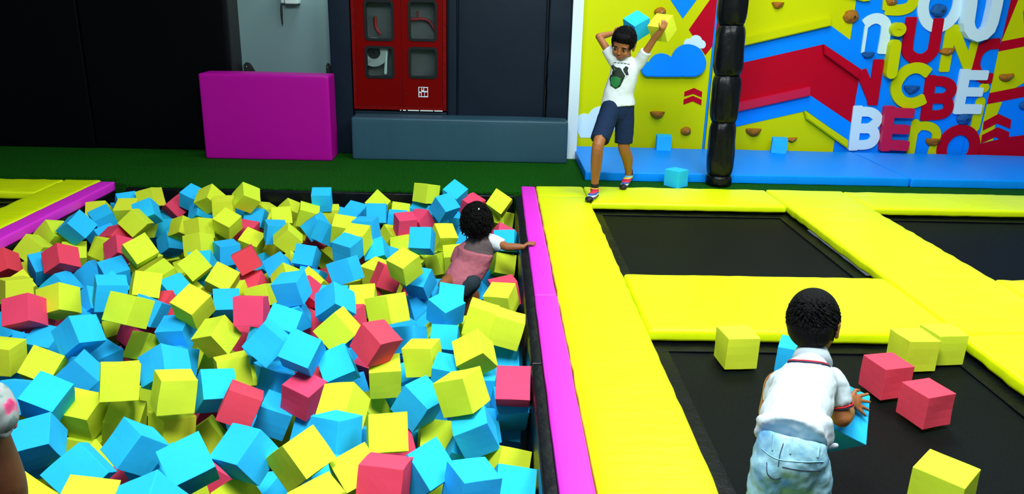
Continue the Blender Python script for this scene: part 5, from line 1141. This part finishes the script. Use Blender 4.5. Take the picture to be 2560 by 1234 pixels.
('b',-0.212,3.307,-0.190,0.652,-0.321,-0.620,0.296,0.1244,'blue foam cube, fifth nearest to the right of the red cube below two-faced yellow'),
('b',-0.074,4.438,-0.302,0.423,-0.720,0.022,0.550,0.1268,'blue foam cube up on one edge, nearest in front of the curly-haired child'),
('r',-0.459,2.880,0.005,0.250,-0.336,-0.908,0.021,0.1257,"red cube below two-faced yellow, one of the pit's foam cubes"),
('r',-0.679,4.033,-0.286,0.235,-0.761,0.066,0.601,0.1244,'red foam cube, nearest in front of the red cube left of the child'),
('b',-0.886,2.856,0.013,0.370,0.018,-0.921,0.121,0.1271,'blue foam cube tilted, second nearest in front of the upright square red cube'),
('b',-0.741,2.822,-0.015,0.102,-0.153,-0.902,-0.391,0.1268,'blue foam cube tilted, the one behind the pink-topped red cube'),
('b',-0.622,2.904,-0.115,0.498,-0.192,-0.796,0.284,0.1264,'blue foam cube, fourth nearest to the left of the red cube below two-faced yellow'),
('r',-0.540,3.324,-0.324,0.775,-0.527,0.160,-0.311,0.1244,'red foam cube, nearest in front of the red cube below two-faced yellow'),
('b',-0.617,3.120,-0.347,0.034,0.794,-0.094,-0.600,0.1244,'blue foam cube slightly tilted, nearest in front of the red cube below two-faced yellow'),
('y',-0.535,2.559,-0.102,0.264,-0.786,-0.099,0.550,0.1270,'yellow foam cube tilted, nearest to the right of the pink-topped red cube'),
('r',-0.735,2.776,-0.176,0.110,-0.198,-0.972,-0.069,0.1244,"pink-topped red cube, one of the pit's foam cubes"),
('b',-0.884,2.948,-0.230,0.038,-0.334,-0.913,0.231,0.1244,'blue foam cube slightly tilted, nearest to the left of the pink-topped red cube'),
('y',-1.047,2.896,-0.137,0.284,-0.457,-0.559,0.631,0.1252,'yellow foam cube lying flat, second nearest behind the bright red diamond cube'),
('y',-1.255,3.326,-0.320,0.531,-0.816,0.220,-0.057,0.1244,'yellow foam cube, nearest to the right of the upright stacked yellow cube'),
('b',-1.060,2.718,-0.130,0.353,-0.476,-0.802,-0.072,0.1256,'blue foam cube tilted, the one behind the bright red diamond cube'),
('y',-1.117,3.157,-0.341,0.321,-0.438,0.327,0.773,0.1244,'yellow foam cube slightly tilted, nearest behind the bright red diamond cube'),
('r',-0.929,2.608,-0.128,0.602,-0.759,0.091,0.231,0.1246,"bright red diamond cube, one of the pit's foam cubes"),
('r',-1.245,3.040,-0.387,0.770,-0.475,-0.181,0.385,0.1244,'red foam cube, nearest to the left of the bright red diamond cube'),
('b',-0.695,3.312,-0.324,0.188,-0.800,0.045,0.568,0.1244,'blue foam cube, second nearest to the left of the red cube below two-faced yellow'),
('b',-0.931,3.082,-0.243,0.650,-0.624,0.261,-0.346,0.1244,'blue foam cube lying flat, second nearest to the left of the pink-topped red cube'),
('y',-0.284,3.012,-0.122,0.492,-0.611,-0.447,0.429,0.1268,'yellow foam cube, nearest to the right of the red cube below two-faced yellow'),
('y',-0.062,2.891,-0.042,0.440,-0.455,-0.746,0.206,0.1264,'yellow foam cube, nearest behind the pink-red cube by the black pad'),
('y',-0.429,2.888,-0.146,0.495,-0.418,-0.571,0.504,0.1279,'yellow foam cube, nearest in front of the red cube below two-faced yellow'),
('b',-0.171,2.898,-0.143,0.062,-0.059,-0.995,-0.058,0.1244,'blue foam cube, sixth nearest to the right of the red cube below two-faced yellow'),
('b',-0.033,2.918,-0.198,0.007,0.043,0.998,0.043,0.1244,'blue foam cube, nearest to the left of the pink-red cube by the black pad'),
('b',0.077,3.155,-0.194,0.069,0.078,0.941,-0.322,0.1247,'blue foam cube, nearest behind the pink-red cube by the black pad'),
('r',0.088,2.603,-0.032,0.670,-0.259,-0.657,0.229,0.1261,"pink-red cube by the black pad, one of the pit's foam cubes"),
('b',-0.258,2.578,-0.095,0.254,-0.291,-0.922,-0.027,0.1254,'blue foam cube, fourth nearest in front of the red cube below two-faced yellow'),
('y',-0.096,2.457,0.021,0.461,-0.717,-0.418,0.315,0.1275,'yellow foam cube, nearest to the left of the pink-red cube by the black pad'),
('y',-0.510,2.924,-0.332,0.174,-0.821,0.101,0.534,0.1244,'yellow foam cube slightly tilted, second nearest to the right of the pink-topped red cube'),
('b',-0.364,2.988,-0.343,0.593,-0.643,0.406,-0.264,0.1244,'blue foam cube, third nearest in front of the red cube below two-faced yellow'),
('b',-0.263,2.886,-0.348,0.297,-0.716,0.127,0.619,0.1244,'blue foam cube, third nearest to the left of the pink-red cube by the black pad'),
('b',0.079,2.664,-0.160,0.550,-0.380,0.340,0.661,0.1244,'blue foam cube, nearest in front of the pink-red cube by the black pad'),
('b',-0.041,2.609,-0.214,0.270,-0.713,0.436,0.478,0.1251,'blue foam cube, second nearest in front of the pink-red cube by the black pad'),
('b',0.079,2.760,-0.281,0.023,-0.083,-0.970,0.226,0.1244,'blue foam cube, third nearest in front of the pink-red cube by the black pad'),
('y',-0.338,2.290,-0.046,0.471,-0.875,-0.089,0.067,0.1269,'yellow foam cube up on one edge, nearest behind the frontmost red cube'),
('y',-0.203,2.599,-0.269,0.293,-0.952,-0.023,0.090,0.1244,'yellow foam cube up on one edge, second nearest behind the frontmost red cube'),
('b',-0.198,2.039,-0.021,0.334,-0.833,-0.406,0.172,0.1273,'blue foam cube, nearest to the right of the frontmost red cube'),
('b',-0.047,1.966,-0.030,0.032,-0.529,-0.845,0.068,0.1252,"blue foam cube, second nearest to the left of the pit's near right corner"),
('b',-0.085,2.447,-0.230,0.786,-0.584,0.166,0.116,0.1244,'blue foam cube slightly tilted, second nearest to the right of the frontmost red cube'),
('b',-0.046,2.396,-0.100,0.603,-0.576,0.327,0.445,0.1244,'blue foam cube, fourth nearest in front of the pink-red cube by the black pad'),
('y',0.062,2.371,-0.220,0.078,0.513,0.806,-0.285,0.1244,"yellow foam cube tilted, the one behind the pit's near right corner"),
('b',0.077,2.125,-0.149,0.329,-0.938,0.012,0.104,0.1248,"blue foam cube tilted, nearest to the left of the pit's near right corner"),
('r',-0.294,1.922,0.020,0.027,-0.071,-0.986,0.147,0.1266,"frontmost red cube, one of the pit's foam cubes"),
('r',-0.350,2.489,-0.238,0.418,-0.400,0.318,0.751,0.1244,'red foam cube slightly tilted, the one behind the frontmost red cube'),
('b',-0.336,2.659,-0.315,0.148,-0.829,0.022,0.539,0.1244,'blue foam cube slightly tilted, second nearest behind the frontmost red cube'),
('b',0.065,2.858,-0.398,0.905,-0.384,0.164,0.084,0.1244,"blue foam cube tilted, the one behind the pit's near right corner"),
('y',-0.416,2.155,-0.120,0.256,-0.922,-0.284,-0.067,0.1270,'yellow foam cube slightly tilted, nearest to the left of the frontmost red cube'),
('y',-0.581,2.112,-0.030,0.359,-0.801,-0.452,0.158,0.1268,'yellow foam cube, third nearest to the left of the frontmost red cube'),
('b',-0.528,2.382,-0.107,0.021,0.264,0.952,-0.152,0.1257,'blue foam cube lying flat, second nearest in front of the pink-topped red cube'),
('b',-0.697,2.765,-0.330,0.446,-0.872,0.172,-0.104,0.1244,'blue foam cube up on one edge, nearest in front of the pink-topped red cube'),
('y',-1.150,2.808,-0.398,0.172,-0.616,-0.620,0.453,0.1244,'yellow foam cube tilted, nearest in front of the bright red diamond cube'),
('b',-0.751,2.116,-0.019,0.134,0.235,0.934,0.232,0.1250,'blue foam cube, second nearest in front of the bright red diamond cube'),
('b',-0.856,2.785,-0.273,0.711,-0.673,0.128,0.157,0.1257,'blue foam cube, nearest to the right of the bright red diamond cube'),
('b',-0.912,2.077,-0.036,0.449,-0.146,-0.775,0.419,0.1273,'blue foam cube tilted, third nearest to the right of the low red brick-like cube'),
('y',-0.790,2.098,-0.193,0.173,-0.888,0.301,0.300,0.1278,'yellow foam cube, second nearest in front of the bright red diamond cube'),
('y',-1.090,2.406,-0.393,0.130,-0.741,0.120,0.647,0.1244,'yellow foam cube, nearest to the right of the low red brick-like cube'),
('y',-0.454,1.832,-0.010,0.083,-0.860,0.494,-0.097,0.1276,'yellow foam cube lying flat, second nearest to the left of the frontmost red cube'),
('b',-0.541,2.244,-0.198,0.823,-0.526,0.051,0.210,0.1244,'blue foam cube tilted, the one to the left of the frontmost red cube'),
('b',-0.775,2.323,-0.328,0.102,-0.790,0.090,0.598,0.1244,'blue foam cube lying flat, third nearest in front of the bright red diamond cube'),
('b',-1.159,2.260,-0.092,0.192,-0.313,-0.875,0.316,0.1256,'blue foam cube up on one edge, the one behind the low red brick-like cube'),
('y',-1.373,2.625,-0.222,0.164,-0.644,-0.747,-0.013,0.1244,'yellow foam cube, third nearest to the left of the upright stacked yellow cube'),
('y',-1.514,2.614,-0.179,0.062,-0.083,-0.979,-0.178,0.1268,'yellow foam cube slightly tilted, the one to the right of the floral sleeve'),
('y',-1.195,2.609,-0.235,0.019,-0.349,-0.931,0.104,0.1244,'yellow foam cube lying flat, the one in front of the upright stacked yellow cube'),
('b',-1.521,2.339,-0.125,0.497,-0.317,-0.710,0.384,0.1251,'blue foam cube slightly tilted, the one behind the bare arm at bottom left'),
('b',-1.591,2.423,-0.227,0.589,-0.467,0.182,0.634,0.1244,'blue foam cube tilted, nearest to the right of the bare arm at bottom left'),
('b',-1.219,2.036,-0.038,0.054,-0.606,-0.628,0.485,0.1271,'blue foam cube, second nearest to the right of the bare arm at bottom left'),
('y',-1.081,1.804,0.003,0.030,0.982,0.118,-0.142,0.1278,'yellow foam cube, nearest to the left of the low red brick-like cube'),
('b',-0.906,1.784,0.020,0.119,-0.843,-0.121,0.510,0.1289,'blue foam cube tilted, second nearest to the right of the low red brick-like cube'),
('r',-1.232,2.351,-0.304,0.178,0.043,0.848,-0.497,0.1244,"low red brick-like cube, one of the pit's foam cubes"),
('b',-1.129,2.325,-0.231,0.562,-0.646,0.409,0.315,0.1244,'blue foam cube slightly tilted, nearest to the right of the low red brick-like cube'),
('y',-1.238,1.769,0.020,0.034,0.848,0.224,-0.478,0.1287,'yellow foam cube, nearest in front of the bare arm at bottom left'),
('y',-1.614,2.465,-0.367,0.748,-0.436,0.174,0.469,0.1244,'yellow foam cube, nearest to the right of the bare arm at bottom left'),
('y',-1.398,2.376,-0.255,0.137,0.874,0.028,-0.465,0.1244,'yellow foam cube tilted, the one behind the low red brick-like cube'),
('y',-1.507,2.611,-0.330,0.649,-0.756,0.082,0.005,0.1244,'yellow foam cube, second nearest to the right of the bare arm at bottom left'),
('y',-1.144,2.558,-0.049,0.017,-0.481,-0.868,0.118,0.1268,"upright stacked yellow cube, one of the pit's foam cubes"),
('y',-1.329,2.547,-0.001,0.303,-0.427,-0.487,0.699,0.1277,'yellow foam cube, second nearest to the left of the upright stacked yellow cube'),
('y',-1.391,2.988,-0.314,0.634,-0.768,0.056,-0.072,0.1244,'yellow foam cube lying flat, nearest to the left of the upright stacked yellow cube'),
('b',-1.232,2.700,-0.028,0.220,-0.830,-0.306,0.410,0.1273,'blue foam cube up on one corner, nearest behind the upright stacked yellow cube'),
('b',-1.401,3.202,-0.252,0.059,0.693,-0.345,-0.630,0.1244,'blue foam cube tilted, second nearest behind the upright stacked yellow cube'),
('b',-1.748,3.223,-0.259,0.258,-0.101,-0.710,0.647,0.1244,'blue foam cube, second nearest to the left of the upright stacked yellow cube'),
('b',-1.958,3.194,-0.177,0.044,-0.103,-0.978,-0.178,0.1258,'blue foam cube slightly tilted, second nearest in front of the big dull red cube'),
('y',-2.057,3.039,-0.157,0.500,-0.495,-0.464,0.538,0.1246,'yellow foam cube lying flat, the one in front of the big dull red cube'),
('y',-1.839,2.945,-0.156,0.197,0.117,-0.912,0.340,0.1244,'yellow foam cube up on one corner, the one behind the floral sleeve'),
('b',-1.828,2.765,-0.193,0.040,0.069,-0.973,0.218,0.1244,'blue foam cube slightly tilted, nearest behind the floral sleeve'),
('b',-1.583,2.524,-0.069,0.182,-0.068,-0.953,-0.232,0.1244,'blue foam cube tilted, nearest to the right of the floral sleeve'),
('b',-1.672,2.905,-0.169,0.242,-0.594,-0.685,0.347,0.1264,'blue foam cube, second nearest to the right of the floral sleeve'),
('r',-1.787,3.362,-0.361,0.116,-0.764,-0.116,0.624,0.1244,'red foam cube, nearest to the left of the upright stacked yellow cube'),
('y',-0.858,2.909,-0.411,0.607,0.788,-0.021,-0.096,0.1280,'yellow foam cube, nearest to the right of the bright red diamond cube'),
('b',-0.474,3.652,-0.259,0.778,0.541,0.306,-0.096,0.1280,'blue foam cube, third nearest to the right of the red cube below two-faced yellow'),
('b',-2.393,5.231,-0.335,0.781,-0.167,0.577,-0.169,0.1280,'blue foam cube tilted, second nearest in front of the dark red far-corner cube'),
('y',-1.860,2.845,-0.324,0.225,-0.383,-0.852,-0.276,0.1280,'yellow foam cube tilted, the one in front of the floral sleeve'),
('r',-0.996,2.552,-0.410,0.060,0.970,-0.089,-0.218,0.1280,'red foam cube, nearest to the right of the low red brick-like cube'),
('r',-1.225,3.562,-0.300,0.113,-0.155,-0.017,-0.981,0.1280,'red foam cube lying flat, the one in front of the upright square red cube'),
('r',-0.848,3.347,-0.363,0.789,-0.486,-0.163,-0.339,0.1280,'red foam cube up on one corner, the one behind the pink-topped red cube'),
('y',-0.108,3.568,-0.247,0.051,0.859,-0.507,0.058,0.1280,'yellow foam cube, third nearest to the left of the seam in the magenta pad'),
('b',-0.420,3.442,-0.373,0.010,-0.396,-0.918,0.034,0.1280,'blue foam cube, nearest to the right of the red cube below two-faced yellow'),
('y',-2.142,4.617,-0.293,0.022,0.980,-0.144,-0.135,0.1280,'yellow foam cube lying flat, seventh nearest in front of the dark red far-corner cube'),
('y',-0.448,4.901,-0.304,0.294,0.294,-0.860,-0.295,0.1280,'yellow foam cube, second nearest to the right of the red cube left of the child'),
('b',-1.528,4.559,-0.307,0.308,-0.044,-0.032,-0.950,0.1280,'blue foam cube lying flat, the one in front of the tilted red mid-pit cube'),
('y',-0.308,4.757,-0.416,0.197,0.044,0.012,-0.979,0.1280,'yellow foam cube lying flat, the one in front of the curly-haired child'),
('b',-2.110,3.149,-0.298,0.167,0.985,0.042,-0.028,0.1280,'blue foam cube slightly tilted, second nearest behind the floral sleeve'),
('y',-0.143,2.183,-0.197,0.679,-0.005,0.599,-0.425,0.1280,'yellow foam cube tilted, the one to the right of the frontmost red cube'),
('b',-2.410,3.699,-0.382,0.501,0.487,0.712,0.064,0.1280,'blue foam cube, nearest in front of the big dull red cube'),
('b',-0.312,3.731,-0.280,0.742,0.551,0.253,-0.287,0.1280,'blue foam cube, fourth nearest to the right of the red cube below two-faced yellow'),
('y',-1.280,5.106,-0.231,0.838,-0.319,-0.025,-0.442,0.1280,'yellow foam cube, fourth nearest in front of the pit edge below the magenta block'),
('y',-1.408,3.443,-0.370,0.220,-0.339,0.833,0.377,0.1280,'yellow foam cube up on one corner, nearest behind the upright stacked yellow cube'),
('b',-0.177,4.942,-0.201,0.221,-0.102,-0.801,-0.547,0.1280,'blue foam cube tilted, nearest behind the curly-haired child'),
('y',-2.184,5.089,-0.410,0.360,0.924,0.076,0.102,0.1280,'yellow foam cube, fifth nearest in front of the dark red far-corner cube'),
('b',-1.015,2.891,-0.368,0.390,-0.712,0.475,0.339,0.1280,'blue foam cube tilted, nearest in front of the bright red diamond cube'),
('b',-1.696,3.022,-0.306,0.640,0.216,-0.065,0.735,0.1280,'blue foam cube slightly tilted, nearest to the left of the upright stacked yellow cube'),
('y',-1.852,4.526,-0.319,0.712,-0.490,0.413,-0.287,0.1280,'yellow foam cube, third nearest to the left of the tilted red mid-pit cube'),
('b',-0.744,3.575,-0.329,0.820,-0.076,-0.021,0.567,0.1280,'blue foam cube, third nearest to the left of the red cube below two-faced yellow'),
('b',-1.715,4.299,-0.331,0.713,-0.372,0.331,0.494,0.1280,'blue foam cube tilted, second nearest to the left of the upright square red cube'),
('b',-1.979,3.313,-0.309,0.147,-0.226,-0.069,0.961,0.1280,'blue foam cube slightly tilted, third nearest in front of the big dull red cube'),
('b',-0.605,3.503,-0.349,0.084,-0.276,-0.339,0.895,0.1280,'blue foam cube, nearest to the left of the red cube below two-faced yellow'),
('b',-1.085,3.375,-0.332,0.293,0.446,0.688,0.492,0.1280,'blue foam cube slightly tilted, third nearest to the left of the pink-topped red cube'),
('r',-0.514,4.447,-0.389,0.292,-0.872,0.274,-0.281,0.1280,'red foam cube, nearest to the right of the red cube left of the child'),
('r',-1.040,4.527,-0.354,0.040,-0.652,-0.170,-0.737,0.1280,'red foam cube, nearest to the left of the red cube left of the child'),
('b',-0.345,3.153,-0.304,0.214,-0.637,-0.082,-0.736,0.1280,'blue foam cube, second nearest in front of the red cube below two-faced yellow'),
('r',-0.831,4.556,-0.219,0.467,0.085,-0.880,-0.009,0.1280,'red foam cube, nearest behind the red cube left of the child'),
('b',-0.307,4.328,-0.338,0.654,-0.090,-0.674,0.332,0.1280,'blue foam cube, second nearest to the right of the red cube left of the child'),
('b',-0.527,2.720,-0.354,0.380,-0.019,0.249,0.891,0.1280,'blue foam cube slightly tilted, nearest behind the frontmost red cube'),
('y',-1.349,4.546,-0.384,0.591,0.599,0.199,-0.502,0.1280,'yellow foam cube tilted, nearest in front of the tilted red mid-pit cube'),
('b',-0.172,3.022,-0.407,0.438,-0.181,0.009,-0.881,0.1280,'blue foam cube, second nearest to the left of the pink-red cube by the black pad'),
('b',-1.782,5.265,-0.182,0.947,0.294,0.020,-0.125,0.1280,'blue foam cube, nearest to the left of the pit edge below the magenta block'),
('r',-1.608,5.277,-0.288,0.724,0.656,0.214,-0.018,0.1280,'red foam cube slightly tilted, nearest behind the tilted red mid-pit cube')]
for c, x, y, z, a, b, d, e, s, lab in PIT:
    foam(c, (x, y, z), (a, b, d, e), s, lab, 'foam cubes filling the pit')
